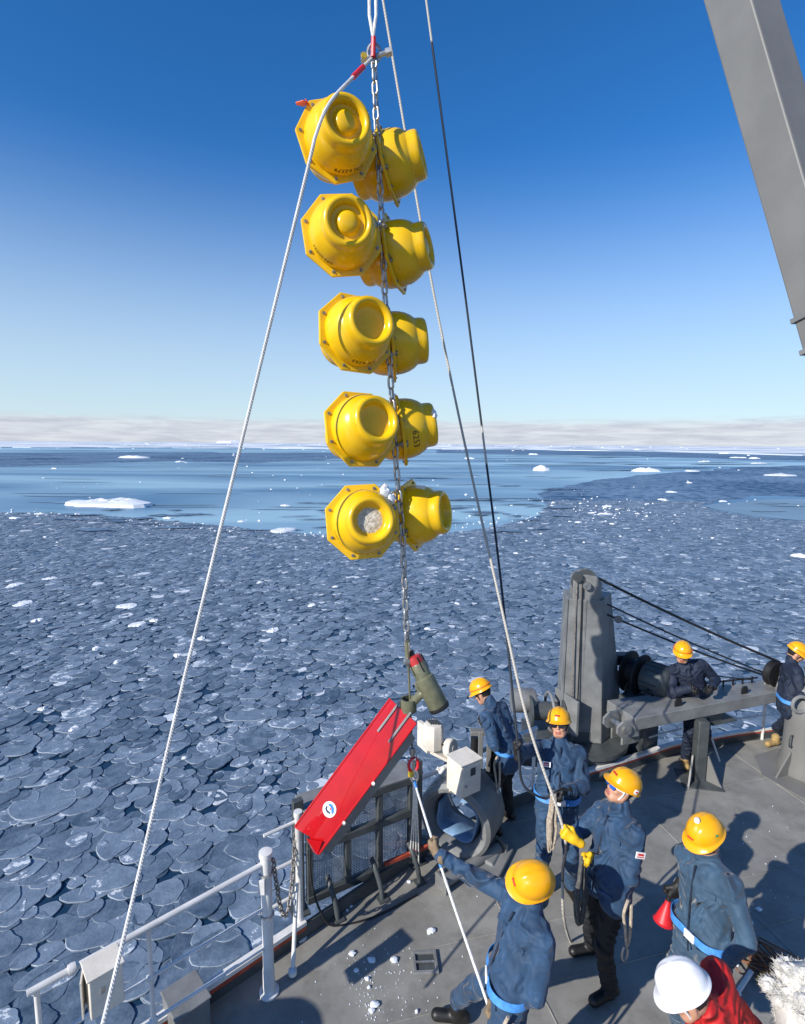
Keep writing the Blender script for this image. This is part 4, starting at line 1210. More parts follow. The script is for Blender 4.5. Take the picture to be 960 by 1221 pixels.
# ------------------------------------------------------------------ boom rising at the right
BT, BBm = P(866, -60, y=6.2), P(1000, 400, y=5.2)
ax = (BT - BBm).normalized()
foot = BBm - ax * (BBm.z / ax.z)
boom = thing('crane_boom', 'massive grey box-section boom rising out of frame beside the work deck', 'boom', foot)
vx = ax.cross(Vector((-.95, -.31, 0))).normalized()
vy = ax.cross(vx).normalized()
mb = MB()
s0, s1 = .30, .36
def sec(c, s): return [c + vx * s * .5 + vy * s * .5, c - vx * s * .5 + vy * s * .5, c - vx * s * .5 - vy * s * .5, c + vx * s * .5 - vy * s * .5]
tp_ = BT + ax * 4
v = sec(foot, .40) + sec(tp_, .425)
mb.add(v, [(3, 2, 1, 0), (4, 5, 6, 7), (0, 1, 5, 4), (1, 2, 6, 5), (2, 3, 7, 6), (3, 0, 4, 7)])
mb.build('box_section', MT['boom'], boom, bevel=.015, smooth=False)
cf = P(958, 372, y=5.25)
u_ = (cf - foot).dot(ax)
for k in (-.02, -.34):
    mb = MB(); c_ = foot + ax * (u_ + k)
    mb.add([p - ax * .025 for p in sec(c_, .455)] + [p + ax * .025 for p in sec(c_, .455)], [(3, 2, 1, 0), (4, 5, 6, 7), (0, 1, 5, 4), (1, 2, 6, 5), (2, 3, 7, 6), (3, 0, 4, 7)])
    mb.build('clamp_band', MT['grey'], boom, bevel=.006)
mb = MB()
pb = P(952, 118, y=5.75)
mb.box(pb, (.10, .12, .09), frame(ax)); mb.build('lug', MT['grey'], boom, bevel=.01)
mb = MB(); mb.lathe([(0, 0), (.60, 0), (.60, .05), (.45, .08), (.45, .2), (0, .2)], 24, foot); mb.build('foot_plate', MT['grey'], boom)

# ------------------------------------------------------------------ hoisted mooring: floats on a chain
YC = 4.1
CH = [P(x, y, y=YC + dy) for x, y, dy in ((446, 66, .06), (449, 150, .05), (454, 240, .04), (459, 350, .03), (465, 440, .02), (472, 548, .01), (480, 640, 0), (486, 778, 0))]
make_chain('mooring_chain', 'long galvanised chain carrying the ten yellow floats', CH, .105, .058, .0095, MT['steel'])

def dome_profile(bump):
    p = [(.268, .010), (.268, .035), (.263, .085), (.250, .135), (.228, .180), (.208, .205), (.201, .212), (.197, .222), (.196, .262), (.192, .288), (.180, .305), (.163, .310), (.147, .303), (.136, .285), (.130, .262), (.126, .250)]
    if bump: p += [(.105, .247), (.094, .250), (.088, .262), (.076, .280), (.052, .292), (.024, .297), (0.0, .298)]
    else: p += [(.118, .246), (.09, .243), (.05, .243), (0.0, .243)]
    return p
def make_float(bump):
    r0 = bpy.data.objects.new('float', None); COL.objects.link(r0)
    oc = [(.335 * math.cos(rad(22.5 + 45 * k)), .335 * math.sin(rad(22.5 + 45 * k))) for k in range(8)]
    mb = MB(); mb.prism(oc, (0, 0, -.014), Matrix.Identity(3), .028)
    fl_ = mb.build('flange', MT['yellow'], r0, local=True, bevel=.008, smooth=False)
    for k in range(8):
        a = rad(22.5 + 45 * k)
        mb = MB(); c = Vector((.294 * math.cos(a), .294 * math.sin(a), 0))
        mb.lathe([(0, -.024), (.010, -.024), (.010, .014), (.014, .014), (.014, .019), (.008, .019), (.008, .026), (0, .027)], 8, c)
        mb.build('bolt', MT['rusty'], fl_, local=True)
    mb = MB(); mb.lathe(dome_profile(bump), 56, (0, 0, 0.005)); mb.build('shell', MT['yellow'], r0, local=True, angle=50)
    mb = MB(); mb.lathe(dome_profile(bump), 40, (0, 0, -0.005), (0, 0, -1)); mb.build('shell', MT['yellow'], r0, local=True, angle=50)
    return r0
FB, FF = make_float(True), make_float(False)
def wrap_text(s, size, ang0, zc, parent, upside=True, name='serial_number'):
    """ink lettering on the curved side of a float shell"""
    vs, fs = text_mesh(s, size)
    prof = dome_profile(True)[:6]
    def rad_at(z):
        for (r0, z0), (r1, z1) in zip(prof[:-1], prof[1:]):
            if z0 <= z <= z1: return r0 + (r1 - r0) * (z - z0) / (z1 - z0)
        return prof[-1][0]
    out = []
    for v in vs:
        x, y = (-v.x, -v.y) if upside else (v.x, v.y)
        z = zc + y * .9
        r = rad_at(z - .005) + .0035
        a = ang0 + x / .27
        out.append((r * math.cos(a), r * math.sin(a), z))
    mb = MB(); mb.add(out, fs)
    return mb.build(name, MT['marker'], parent, local=True, smooth=False)
def place_float(proto, px, py, y, ax_, roll, label, first, group=None):
    o = proto if first else copy_tree(proto)
    c = P(px, py, y=y)
    v = (CAM - c).normalized()
    r_ = Vector((0, 0, 1)).cross(v).normalized()       # right as seen from the work deck above
    u_ = v.cross(r_)
    a = (r_ * ax_[0] + u_ * ax_[1] + v * ax_[2]).normalized()
    x = (u_ - a * u_.dot(a)).normalized() if abs(u_.dot(a)) < .95 else r_
    R_ = Matrix((x, a.cross(x), a)).transposed() @ Matrix.Rotation(rad(roll), 3, 'Z')
    o.name = 'mooring_float'
    o.location = c
    k_ = .85 if py < 220 else (.87 if py < 320 else .885)
    o.scale = (k_, k_, k_)
    o.rotation_mode = 'QUATERNION'; o.rotation_quaternion = R_.to_quaternion()
    tag(o, label, 'float', group or 'yellow floats on the mooring chain')
    return o
rowname = ['top', 'second', 'third', 'fourth', 'lowest']
lf = [(402, 168, (.24, .46, .85), 12, 1), (408, 281, (.16, .34, .93), 5, 1), (424, 398, (.42, .32, .85), -8, 0), (430, 512, (.44, .26, .86), -2, 0), (433, 622, (.22, .04, .97), 4, 0)]
rt = [(463, 198, (.93, .30, .12), 10, 1), (471, 304, (.93, .26, .22), 24, 1), (466, 410, (.97, .10, -.06), 14, 0), (477, 512, (.97, .16, -.08), 8, 0), (493, 614, (.90, .10, .36), 18, 0)]
used = {0: True, 1: True}
FLO = {}
for i in range(5):
    px, py, ax_, roll, b_ = lf[i]
    lab = ['yellow plastic float with orange tag on its flange, at the head of the chain', 'yellow float with knobbed cap facing out, just below the tagged float',
           'yellow float with serial ink and plain hollow cap, middle of the chain', 'yellow float with dark hollow cap hanging just above the lowest pair', 'yellow float with frost packed into its hollow cap, lowest on the chain'][i]
    FLO['l', i] = place_float(FB if b_ else FF, px, py, YC - .12, ax_, roll, lab, used[b_]); used[b_] = False
    px, py, ax_, roll, b_ = rt[i]
    lab = ['yellow float behind the chain, back to back with the orange tagged float', 'yellow float behind the chain with its corner pointing down, second from the shackle',
           'squat yellow float behind the chain at mid height, shaded and turned side-on', 'shaded yellow float with large inked digits and ice on its cap', 'yellow float behind the chain with a taped label on its side, in the lowest pair'][i]
    FLO['r', i] = place_float(FB if b_ else FF, px, py, YC + .26, ax_, roll, lab, used[b_])
wrap_text('S/N 62579', .060, rad(178), .085, FLO['l', 0])
wrap_text('S/N 62531', .050, rad(130), .085, FLO['l', 1])
wrap_text('LX 6253', .060, rad(185), .095, FLO['l', 2])
wrap_text('62522', .034, rad(110), .080, FLO['l', 4])
wrap_text('6253', .085, rad(105), .105, FLO['r', 3], upside=False)
wrap_text('62', .07, rad(150), .10, FLO['r', 1], upside=False)
wrap_text('625', .05, rad(240), .10, FLO['r', 4], upside=True)
# frost and ice on the lowest floats
def lump(mb, c, r, seed, sq=(1, 1, 1), n=10, rings=6):
    c = Vector(c); vs = []; fs = []
    for i in range(rings + 1):
        th = math.pi * i / rings
        for j in range(n):
            ph = 6.2832 * j / n
            d = Vector((math.sin(th) * math.cos(ph), math.sin(th) * math.sin(ph), math.cos(th)))
            k = r * (1 + .38 * mnoise.noise(d * 1.7 + Vector((seed, 0, 0))) + .15 * mnoise.noise(d * 4 + Vector((0, seed, 0))))
            vs.append(c + Vector((d.x * sq[0], d.y * sq[1], d.z * sq[2])) * k)
    for i in range(rings):
        for j in range(n):
            fs.append((i * n + j, i * n + (j + 1) % n, (i + 1) * n + (j + 1) % n, (i + 1) * n + j))
    mb.add(vs, fs)
mb = MB()
vs = [(0, 0, .262)]; fs = []
for i in range(1, 6):
    for j in range(24):
        a = 6.2832 * j / 24; r = .118 * i / 5
        z = .243 + (0.018 * (1 - (i / 5) ** 3)) + (.006 * mnoise.noise(Vector((r * 40 * math.cos(a), r * 40 * math.sin(a), 1))) if i < 5 else .002)
        vs.append((r * math.cos(a), r * math.sin(a), z))
for j in range(24): fs.append((0, 1 + j, 1 + (j + 1) % 24))
for i in range(4):
    for j in range(24): fs.append((1 + i * 24 + j, 1 + (i + 1) * 24 + j, 1 + (i + 1) * 24 + (j + 1) % 24, 1 + i * 24 + (j + 1) % 24))
mb.add(vs, fs)
MT['frost'] = mat('salt_frost', (0.62, 0.52, 0.36), 0.7, var=0.35, scale=45, bump=0.6, bscale=60, dist=0.01, col2=(0.80, 0.74, 0.62))
mb.build('frost', MT['frost'], FLO['l', 4], local=True)
mb = MB(); lump(mb, (.24, -.20, .03), .05, 3, (1.4, 1.0, .7)); lump(mb, (.18, -.25, .03), .04, 5, (1.2, 1, .7)); mb.build('ice', MT['ice_chunk'], FLO['l', 4], local=True)
mb = MB(); lump(mb, (.10, .12, .30), .05, 7, (1, 1.4, .5)); mb.build('ice', MT['ice_chunk'], FLO['r', 3], local=True)
mb = MB(); mb.tube(line([Vector((.25, .02, .09)), Vector((.245, .03, .17))], 2), .022, 8); mb.build('label_roll', MT['patch'], FLO['r', 4], local=True)
# orange tag
t0 = FLO['l', 0]
mb = MB(); mb.prism([(-.04, 0), (.04, 0), (.055, .06), (.02, .085), (-.05, .07)], (.29, .16, .03), Matrix(((0, .8, .6), (.2, .6, -.8), (1, 0, 0))).transposed(), .006); mb.tube(line([(.27, .14, .02), (.30, .17, .05)], 2), .005, 5)
mb.build('orange_tag', MT['orange'], t0, local=True)
# shackles tying the flanges to the chain
for i in range(5):
    for side, dyp in (('l', -14), ('r', 26)):
        o = FLO[side, i]
        c = Vector(o.location)
        k = min(range(200), key=lambda s: (CH[0].lerp(CH[-1], s / 199) - c).length)
        tgt = CH[0].lerp(CH[-1], k / 199) + Vector((0, 0, .10 if side == 'l' else -.12))
        dloc = (tgt - c)
        q = o.rotation_quaternion.to_matrix().inverted() @ dloc / .885
        q2 = Vector((q.x, q.y, 0)).normalized() * .29
        mb = MB(); mb.tube(line([q2, q], 3), .012, 7); mb.lathe([(0, -.03), (.022, -.03), (.022, .03), (0, .03)], 8, q2, (0, 0, 1)); mb.lathe([(0, -.025), (.024, -.02), (.024, .02), (0, .025)], 8, q, (q2 - q).orthogonal())
        mb.build('shackle', MT['rusty'], o, local=True)

# head rigging: rope eye, red thimble, shackle
hk = CH[0]
hs_ = thing('lifting_shackle', 'steel shackle with red sleeve and yellow tag joining sling, chain and tag line', 'shackle', hk)
mb = MB(); mb.tube([hk + Vector((.045 * math.cos(q), 0.01, .02 + .06 * math.sin(q))) for q in np.linspace(0, 6.28, 20)[:-1]], .012, 7, closed=True); mb.build('bow', MT['steel'], hs_)
mb = MB(); mb.tube(line([hk + Vector((-.09, 0, -.035)), hk + Vector((.10, 0, .02))], 2), .016, 8); mb.lathe([(0, -.02), (.03, -.02), (.03, .02), (0, .02)], 6, hk + Vector((.10, 0, .02)), (1, 0, .3)); mb.build('pin', MT['steel'], hs_)
mb = MB(); mb.tube(line([P(445, 68, y=4.136), P(445.5, 44, y=4.136)], 3), .017, 8); mb.build('red_sleeve', MT['red_tape'], hs_)
mb = MB(); mb.lathe([(0, -.006), (.022, -.006), (.022, .006), (0, .006)], 10, P(434, 66, y=4.099), (.3, -.9, .2)); mb.build('yellow_tag', MT['brass'], hs_)
sl = thing('lifting_sling', 'pale webbing sling rising double from the red sleeve', 'sling', P(445, 44, y=4.136))
for xx in (440.5, 448.5):
    mb = MB(); mb.tube(line([P(445, 44, y=4.136), P(xx, 18, y=4.145), P(xx - 1, -90, y=4.191)], 4), .011, 8); mb.build('leg', MT['rope_w'], sl)

# tag line going down left
tl = [P(443, 70, y=4.10), P(421, 92, y=3.92), P(393, 123, y=3.63), P(377, 160, y=3.54), P(366, 205, y=3.50), P(300, 478, y=3.40), P(222, 800, y=3.02), P(160, 1066, y=2.62), P(118, 1240, y=2.32)]
tr = thing('tag_line', 'long white braided tag line running from the shackle down to the guard rail', 'rope', tl[-1])
mb = MB(); mb.tube(catmull(tl, 8), .0108, 8); mb.build('line', band_rope_mat('tag_line_rope', (.80, .79, .77), (.70, .69, .67), 3), tr)
mb = MB(); mb.tube(line([tl[0].lerp(tl[1], .45), tl[1]], 3), .0175, 8); mb.build('red_sleeve', MT['red_tape'], tr)

# ------------------------------------------------------------------ release and current-meter vane
rt_ = thing('wire_pennant', 'thin steel rod hanging from the chain down to the red shackle', 'wire', P(492, 905, y=4.099))
mb = MB(); mb.tube(line([P(486, 776, y=4.099), P(487, 795, y=4.099), P(489, 838, y=4.099), P(492, 905, y=4.099)], 3), .0085, 8); mb.build('rod', MT['olive'], rt_)
mb = MB(); mb.tube(line([P(485.5, 762, y=4.099), P(486.5, 792, y=4.099)], 2), .02, 8); mb.build('socket', MT['olive'], rt_)
mb = MB(); mb.lathe([(0, -.04), (.022, -.03), (.028, 0), (.022, .03), (0, .04)], 10, P(492, 896, y=4.099)); mb.build('ferrule', MT['steel'], rt_)
mb = MB(); mb.lathe([(0, -.025), (.03, -.02), (.03, .02), (0, .025)], 10, P(486, 789, y=4.081), (.3, -1, 0)); mb.build('clevis', MT['steel'], rt_)
ra, rb = P(493, 783, y=4.118), P(525, 846, y=4.027)
rdv = (rb - ra).normalized()
rel = thing('current_meter', 'olive cylindrical current meter with red end cap tilted beside the rod', 'instrument', rb)
Lr = (rb - ra).length
mb = MB(); mb.lathe([(0, .12 * Lr), (.060, .12 * Lr), (.066, .14 * Lr), (.066, .38 * Lr), (.078, .40 * Lr), (.080, .93 * Lr), (.074, .955 * Lr)], 26, ra, rdv); mb.build('housing', MT['olive'], rel)
mb = MB(); mb.lathe([(0, .93 * Lr), (.084, .93 * Lr), (.086, .95 * Lr), (.078, 1.0 * Lr), (0, 1.005 * Lr)], 26, ra, rdv); mb.build('end_cap', MT['black'], rel)
mb = MB(); mb.lathe([(0, -.01), (.030, -.01), (.058, .0), (.062, .02), (.062, .20 * Lr), (.05, .21 * Lr), (0, .21 * Lr)], 22, ra, rdv)
mb.build('red_cap', MT['cap_red'], rel)
for k in range(5):
    q = 6.283 * k / 5; s_ = rdv.orthogonal().normalized(); t_ = rdv.cross(s_)
    mb = MB(); mb.tube(line([ra + (s_ * math.cos(q) + t_ * math.sin(q)) * .064 + rdv * .01, ra + (s_ * math.cos(q) + t_ * math.sin(q)) * .066 + rdv * .13], 2), .006, 5); mb.build('guard_wire', MT['black'], rel)
mb = MB(); mb.lathe([(0, -.01), (.02, -.01), (.02, .03), (0, .035)], 10, ra - rdv * .02, -rdv); mb.build('nose', MT['black'], rel)
# bracket from rod to meter
mb = MB(); a_ = P(489, 838, y=4.099); m_ = ra + rdv * Lr * .62
mb.tube(line([a_ + Vector((.02, 0, .0)), a_.lerp(m_, .5) + Vector((0, -.02, .02)), m_], 2), [.035] * 5, 10)
mb.tube(line([P(497, 818, y=4.090), P(503, 806, y=4.081)], 2), .022, 8); mb.tube(line([P(497, 818, y=4.090), P(506, 830, y=4.072)], 2), .022, 8)
mb.build('bracket', MT['olive'], rel)
mb = MB(); c_ = P(487, 840, y=4.090)
vs = []; fs = []
for z in (-.05, .05):
    for r in (.05, .066):
        for j in range(20): vs.append(c_ + Vector((r * math.cos(6.2832 * j / 20), r * math.sin(6.2832 * j / 20), z)))
for j in range(20):
    j2 = (j + 1) % 20
    fs += [(j, j2, 40 + j2, 40 + j), (20 + j, 60 + j, 60 + j2, 20 + j2), (40 + j, 40 + j2, 60 + j2, 60 + j), (j, 20 + j, 20 + j2, j2)]
mb.add(vs, fs); mb.build('swivel_ring', MT['olive'], rel)

# red vane
A, B_, C_, D_ = P(354, 990, y=3.972), P(467, 839, y=4.099), P(490, 868, y=4.008), P(380, 1018, y=3.844)
vu = ((B_ - A) + (C_ - D_)).normalized()
vn = vu.cross(((A - D_) + (B_ - C_)).normalized()).normalized()
if vn.dot(CAM - A) < 0: vn = -vn
vw = vn.cross(vu).normalized()
if vw.dot(A - D_) < 0: vw = -vw
Lv = (B_ - A).length; Wv = abs((A - D_).dot(vw)) * 1.08
vo = D_.copy()
vane = thing('current_vane', 'glossy red plastic current vane plate with round white sticker hanging aslant', 'vane', vo)
def vp(u, w, n=0.0): return vo + vu * u + vw * w + vn * n
mb = MB(); nu, nw = 24, 12; vs = []; fs = []
for lay in (0, -.018):
    for i in range(nu + 1):
        for j in range(nw + 1):
            q = j / nw
            u = Lv * i / nu
            if i == 0: u = -.01 + .05 * (1 - abs(2 * q - 1))      # shallow notch at the tail
            bow = .009 * math.cos((q - .5) * math.pi) + (.03 if q > .97 else 0) * 0
            vs.append(vp(u, Wv * q, lay + bow))
K = (nu + 1) * (nw + 1)
def idx(i, j, l): return l * K + i * (nw + 1) + j
for i in range(nu):
    for j in range(nw):
        fs.append((idx(i, j, 0), idx(i + 1, j, 0), idx(i + 1, j + 1, 0), idx(i, j + 1, 0)))
        fs.append((idx(i, j + 1, 1), idx(i + 1, j + 1, 1), idx(i + 1, j, 1), idx(i, j, 1)))
for i in range(nu):
    fs.append((idx(i, 0, 1), idx(i + 1, 0, 1), idx(i + 1, 0, 0), idx(i, 0, 0))); fs.append((idx(i, nw, 0), idx(i + 1, nw, 0), idx(i + 1, nw, 1), idx(i, nw, 1)))
for j in range(nw):
    fs.append((idx(0, j, 0), idx(0, j + 1, 0), idx(0, j + 1, 1), idx(0, j, 1))); fs.append((idx(nu, j, 1), idx(nu, j + 1, 1), idx(nu, j + 1, 0), idx(nu, j, 0)))
mb.add(vs, fs); mb.build('plate', MT['red'], vane)
mb = MB(); mb.tube(line([vp(-.0, Wv + .004, -.004), vp(Lv, Wv + .004, -.004)], 6), .010, 10); mb.build('rolled_edge', MT['red'], vane)
mb = MB(); mb.tube(line([vp(-.0, -.004, -.004), vp(Lv, -.004, -.004)], 6), .009, 10); mb.build('rolled_edge', MT['red'], vane)
mb = MB(); mb.add([vp(.0, 0, -.02), vp(Lv * .93, 0, -.02), vp(Lv * .90, -.055, -.11), vp(.03, -.055, -.11), vp(.0, .012, -.03), vp(Lv * .93, .012, -.03), vp(Lv * .90, -.043, -.12), vp(.03, -.043, -.12)],
       [(0, 1, 2, 3), (7, 6, 5, 4), (0, 4, 5, 1), (1, 5, 6, 2), (2, 6, 7, 3), (3, 7, 4, 0)]); mb.build('keel_strip', MT['grey'], vane, smooth=False)
mb = MB(); mb.add([vp(-.012, .0, .004), vp(.10, .03, .030), vp(.02, Wv * .52, .028), vp(-.06, .05, -.06)], [(0, 1, 2), (0, 2, 3), (1, 3, 2), (0, 3, 1)]); mb.build('folded_tip', MT['red'], vane, smooth=False)
for w in (.28, .72):
    mb = MB(); mb.bar(vp(Lv * .80, Wv * w, .016), vp(Lv * 1.03, Wv * w, .016), .016, .010, up=vn); mb.build('strut', MT['grey'], vane)
for k in (.25, .55):
    mb = MB(); mb.lathe([(0, 0), (.014, 0), (.014, .02), (0, .022)], 8, vp(Lv * k, -.02, .0), vn); mb.build('clip', MT['steel'], vane)
sc_ = vp(.30, Wv * .50, .0105)
mb = MB(); mb.lathe([(0, 0), (.058, 0), (.058, .0015), (0, .0015)], 28, sc_, vn); stk = mb.build('sticker', MT['patch'], vane)
Rs = Matrix((vu * .6 + vw * .8, vw * .6 - vu * .8, vn)).transposed()
mb = MB(); mb.prism([(-.040, -.018), (-.028, -.032), (.0, -.040), (.028, -.032), (.040, -.012), (.034, .004), (.018, -.012), (.0, -.018), (-.02, -.012)], sc_ + vn * .002, Rs, .001); mb.build('blue_emblem', MT['blue'], stk)
mb = MB(); mb.prism([(-.034, .002), (-.016, .026), (.010, .034), (.030, .020), (.022, .010), (.006, .020), (-.010, .010), (-.020, -.004)], sc_ + vn * .002, Rs, .001); mb.build('blue_emblem', MT['navy'], stk)
mb = MB(); mb.lathe([(0, 0), (.010, 0), (.010, .0008), (0, .0008)], 12, sc_ + vn * .002 + vu * .012 - vw * .006, vn); mb.build('orange_emblem', MT['orange'], stk)

# ------------------------------------------------------------------ hauling line below the rod
rs_ = thing('red_shackle', 'red bow shackle at the foot of the steel rod', 'shackle', P(493, 915, y=4.099))
rc = P(493, 912, y=4.099)
mb = MB(); mb.tube([rc + Vector((.038 * math.cos(q), .012 * math.cos(q), .058 * math.sin(q) - .0)) for q in np.linspace(rad(-60), rad(240), 18)], .013, 8); mb.build('bow', MT['red_tape'], rs_)
mb = MB(); mb.tube(line([rc + Vector((-.055, 0, .05)), rc + Vector((.02, 0, .05))], 1), .014, 8); mb.build('pin', MT['steel'], rs_)
mb = MB(); mb.lathe([(0, -.03), (.024, -.026), (.024, .02), (0, .03)], 10, rc + Vector((-.02, 0, -.07))); mb.build('swivel', MT['brass'], rs_)
mb = MB(); mb.tube([rc + Vector((.01 + .028 * math.cos(q), 0, -.10 + .05 * math.sin(q))) for q in np.linspace(0, 6.28, 16)[:-1]], .010, 7, closed=True); mb.build('link', MT['steel'], rs_)
H4R = P(516, 1003, y=3.55)         # where the pulling man's right hand grips
H4L = P(586, 1212, y=2.83)
hl = [rc + Vector((.01, 0, -.14)), P(501, 955, y=3.85), H4R, P(538, 1070, y=3.28), P(562, 1140, y=3.04), H4L, H4L + Vector((.05, -.02, -.25)), H4L + Vector((.10, .02, -.60)), H4L + Vector((.25, .05, -.735))]
hr = thing('hauling_line', 'white hauling line with blue marks pulled taut by the man leaning back', 'rope', hl[-1])
mb = MB(); mb.tube(catmull(hl, 8), .0092, 8); mb.build('line', MT['rope_w'], hr)
for (i, t0_, t1_) in ((0, .05, .55), (2, .25, .55)):
    cmr = catmull(hl, 8)
    a0 = cmr[i * 8 + int(t0_ * 8)]; a1 = cmr[i * 8 + int(t1_ * 8)]
    mb = MB(); mb.tube(line([a0, a1], 2), .0112, 8); mb.build('blue_mark', MT['belt'], hr)
# loose falls tied beside the gate
fa = thing('rope_falls', 'bunch of thin white cords hanging beside the mesh gate post', 'rope', P(492, 1030, z=0.03))
b0 = Vector(fa.location)
for k in range(4):
    t_ = rc + Vector((.0 + .008 * k, .02, -.10))
    mb = MB(); mb.tube(catmull([t_, P(493 + k * 1.4, 960, y=4.327), P(490 + k * 3, 1005, y=4.737), b0 + Vector((-.03 + .03 * k, 0, .01))], 5), .007, 6); mb.build('cord', MT['rope_w'], fa)

# ------------------------------------------------------------------ whip lines from aloft
m_wa = band_rope_mat('marked_whip_pale', (.03, .032, .04), (.58, .54, .47), 1.35, .41)
m_wb = band_rope_mat('marked_whip_dark', (.022, .03, .045), (.55, .52, .46), 1.2, .58)
H2R = P(617, 884, y=4.35)          # right hand of the man looking up
H3L = P(672, 990, y=3.72)          # yellow glove gripping the line
H3R = P(697, 1027, y=3.62)
wa = [P(450, -40, y=5.4), P(508, 300, y=5.2), P(548, 500, y=5.0), P(597, 720, y=4.35), P(630, 862, y=4.0), H3L, P(671, 1040, y=3.68), P(672, 1090, y=3.72), P(680, 1122, z=.02), P(690, 1131, z=.02), P(700, 1122, z=.02), P(689, 1080, y=3.75), P(695, 1042, y=3.64)]
mb = MB(); mb.tube(catmull(wa, 8), .0108, 8)
tag(mb.build('whip_line', m_wa, org=wa[-3]), 'banded hoisting line running down into the yellow gloves', 'rope')
wb = [P(503, -40, y=5.9), P(548, 300, y=5.6), P(576, 520, y=5.4), P(597, 690, y=4.85), H2R, P(622, 930, y=4.30), P(634, 945, y=4.28), P(652, 952, y=4.30), P(658, 940, y=4.34)]
mb = MB(); mb.tube(catmull(wb, 8), .0108, 8)
tag(mb.build('whip_line', m_wb, org=wb[-3]), 'dark banded hoisting line running down to the black glove of the man in sunglasses', 'rope')
def hank(name, label, top, L, wdt, n, r, m_, seed, d=(1, 0, 0)):
    rr = random.Random(seed)
    d = Vector(d).normalized()
    h = thing(name, label, 'rope coil', Vector(top) - Vector((0, 0, L)))
    for k in range(n):
        o_ = Vector((rr.gauss(0, .010), rr.gauss(0, .016), rr.gauss(0, .004)))
        l_ = L * rr.uniform(.8, 1.02); w = wdt * rr.uniform(.55, 1.1)
        pts = []
        for i in range(18):
            q = 6.2832 * i / 18
            pts.append(Vector(top) + o_ + d * (w * .5 * math.cos(q) * (1.0 if math.sin(q) < 0 else .55)) + Vector((0, 0, -l_ * .5 + l_ * .5 * math.sin(q))))
        mb = MB(); mb.tube(pts, r, 6, closed=True); mb.build('loop', m_, h)
    return h
hank('rope_hank', 'hank of grey line hung in the yellow glove of the black-trousered man', H3R + Vector((0, 0, .03)), .56, .13, 9, .0105, MT['rope_grey'], 4, (.8, .5, 0))
hank('rope_hank', 'pale rope hank hanging at the waist of the man in sunglasses', P(660, 945, y=4.30), .58, .07, 6, .010, MT['rope_tan'], 6, (.9, .3, 0))

# ------------------------------------------------------------------ things lying on the deck
hp = P(507, 1149, z=0)
so = thing('deck_socket', 'small square lashing socket with raised rim set in the grey deck', 'deck fitting', (hp.x, hp.y, 0))
Rz = Matrix.Rotation(rad(4), 3, 'Z')
for (x, y, w, h) in ((0, -.085, .20, .025), (0, .085, .20, .025), (-.0875, 0, .025, .145), (.0875, 0, .025, .145)):
    mb = MB(); mb.box(Vector((hp.x, hp.y, .012)) + Rz @ Vector((x, y, 0)), (w, h, .024), Rz); mb.build('rim', MT['grey'], so, bevel=.003)
mb = MB(); mb.box((hp.x, hp.y, .004), (.15, .145, .006), Rz); mb.build('floor', MT['grey_dark'], so)
mb = MB(); mb.tube(line([Vector((hp.x, hp.y, .018)) + Rz @ Vector((-.075, 0, 0)), Vector((hp.x, hp.y, .018)) + Rz @ Vector((.075, 0, 0))], 1), .010, 7); mb.build('cross_bar', MT['steel'], so)
dr_ = random.Random(5)
chunks = [(420, 1138, .028), (444, 1146, .028), (425, 1158, .02), (441, 1144, .018), (470, 1146, .03), (514, 1111, .032), (497, 1207, .02), (438, 1168, .022), (447, 1199, .03), (443, 1206, .024), (488, 1052, .02), (432, 1063, .018),
          (418, 1081, .02), (414, 1086, .016), (440, 1178, .016), (512, 1113, .02), (880, 1185, .03), (893, 1100, .04), (888, 1104, .03), (870, 1135, .03), (875, 1150, .04), (868, 1160, .035), (905, 1085, .025)]
for i, (x, y, r) in enumerate(chunks):
    p = P(x, y, z=0)
    r *= .85; mb = MB(); lump(mb, (p.x, p.y, r * .42), r, 10 + i * 1.7, (dr_.uniform(.8, 1.4), 1, .6), 11, 7)
    tag(mb.build('ice_chunk', MT['ice_chunk'], org=(p.x, p.y, 0), angle=25), 'small lump of white ice on the deck near the guard rail' if x < 700 else 'white ice lump on the deck beside the brown cord tangle', 'ice chunk', 'ice lumps by the rail' if x < 700 else 'ice lumps by the cord')
mb = MB()
for i in range(190):
    x, y = dr_.gauss(452, 40), dr_.gauss(1165, 32)
    if i % 3 == 0: x, y = dr_.gauss(447, 10), dr_.gauss(1190, 24)
    if i % 7 == 0: x, y = dr_.uniform(400, 640), dr_.uniform(1060, 1220)
    if i % 9 == 0: x, y = dr_.uniform(880, 958), dr_.uniform(930, 1120)
    p = P(x, y, z=0); r = dr_.uniform(.002, .0065)
    if edge_y(p.x) - p.y < .2: continue
    lump(mb, (p.x, p.y, r * .5), r, i, (1, 1, .7), 5, 3)
tag(mb.build('ice_crumbs', MT['ice_chunk'], smooth=False), 'fine white ice crumbs strewn over the deck', 'ice', kind='stuff')
# brown tangle of cord
tb = P(902, 1150, z=0)
mb = MB()
for k in range(9):
    pts = [Vector((tb.x + dr_.gauss(0, .13), tb.y + dr_.gauss(0, .13), dr_.uniform(.012, .13))) for _ in range(6)]
    mb.tube(catmull(pts, 6), .007, 5)
tag(mb.build('cord_tangle', MT['tangle'], org=(tb.x, tb.y, 0)), 'tangle of thin brown cord lying on the deck', 'cord')
tb2 = P(918, 1172, z=0)
mb = MB(); mb.prism([(-.10, -.05), (.06, -.07), (.12, .02), (.02, .08), (-.09, .05)], (tb2.x, tb2.y, .004), Matrix.Rotation(rad(20), 3, 'Z') @ Matrix.Rotation(rad(6), 3, 'X'), .02)
tag(mb.build('cloth_scrap', MT['glove_o'], org=(tb2.x, tb2.y, 0)), 'ochre glove dropped on the deck beside the brown cord', 'glove')
st2 = [P(878, 1186, z=.012), P(896, 1158, z=.10)]
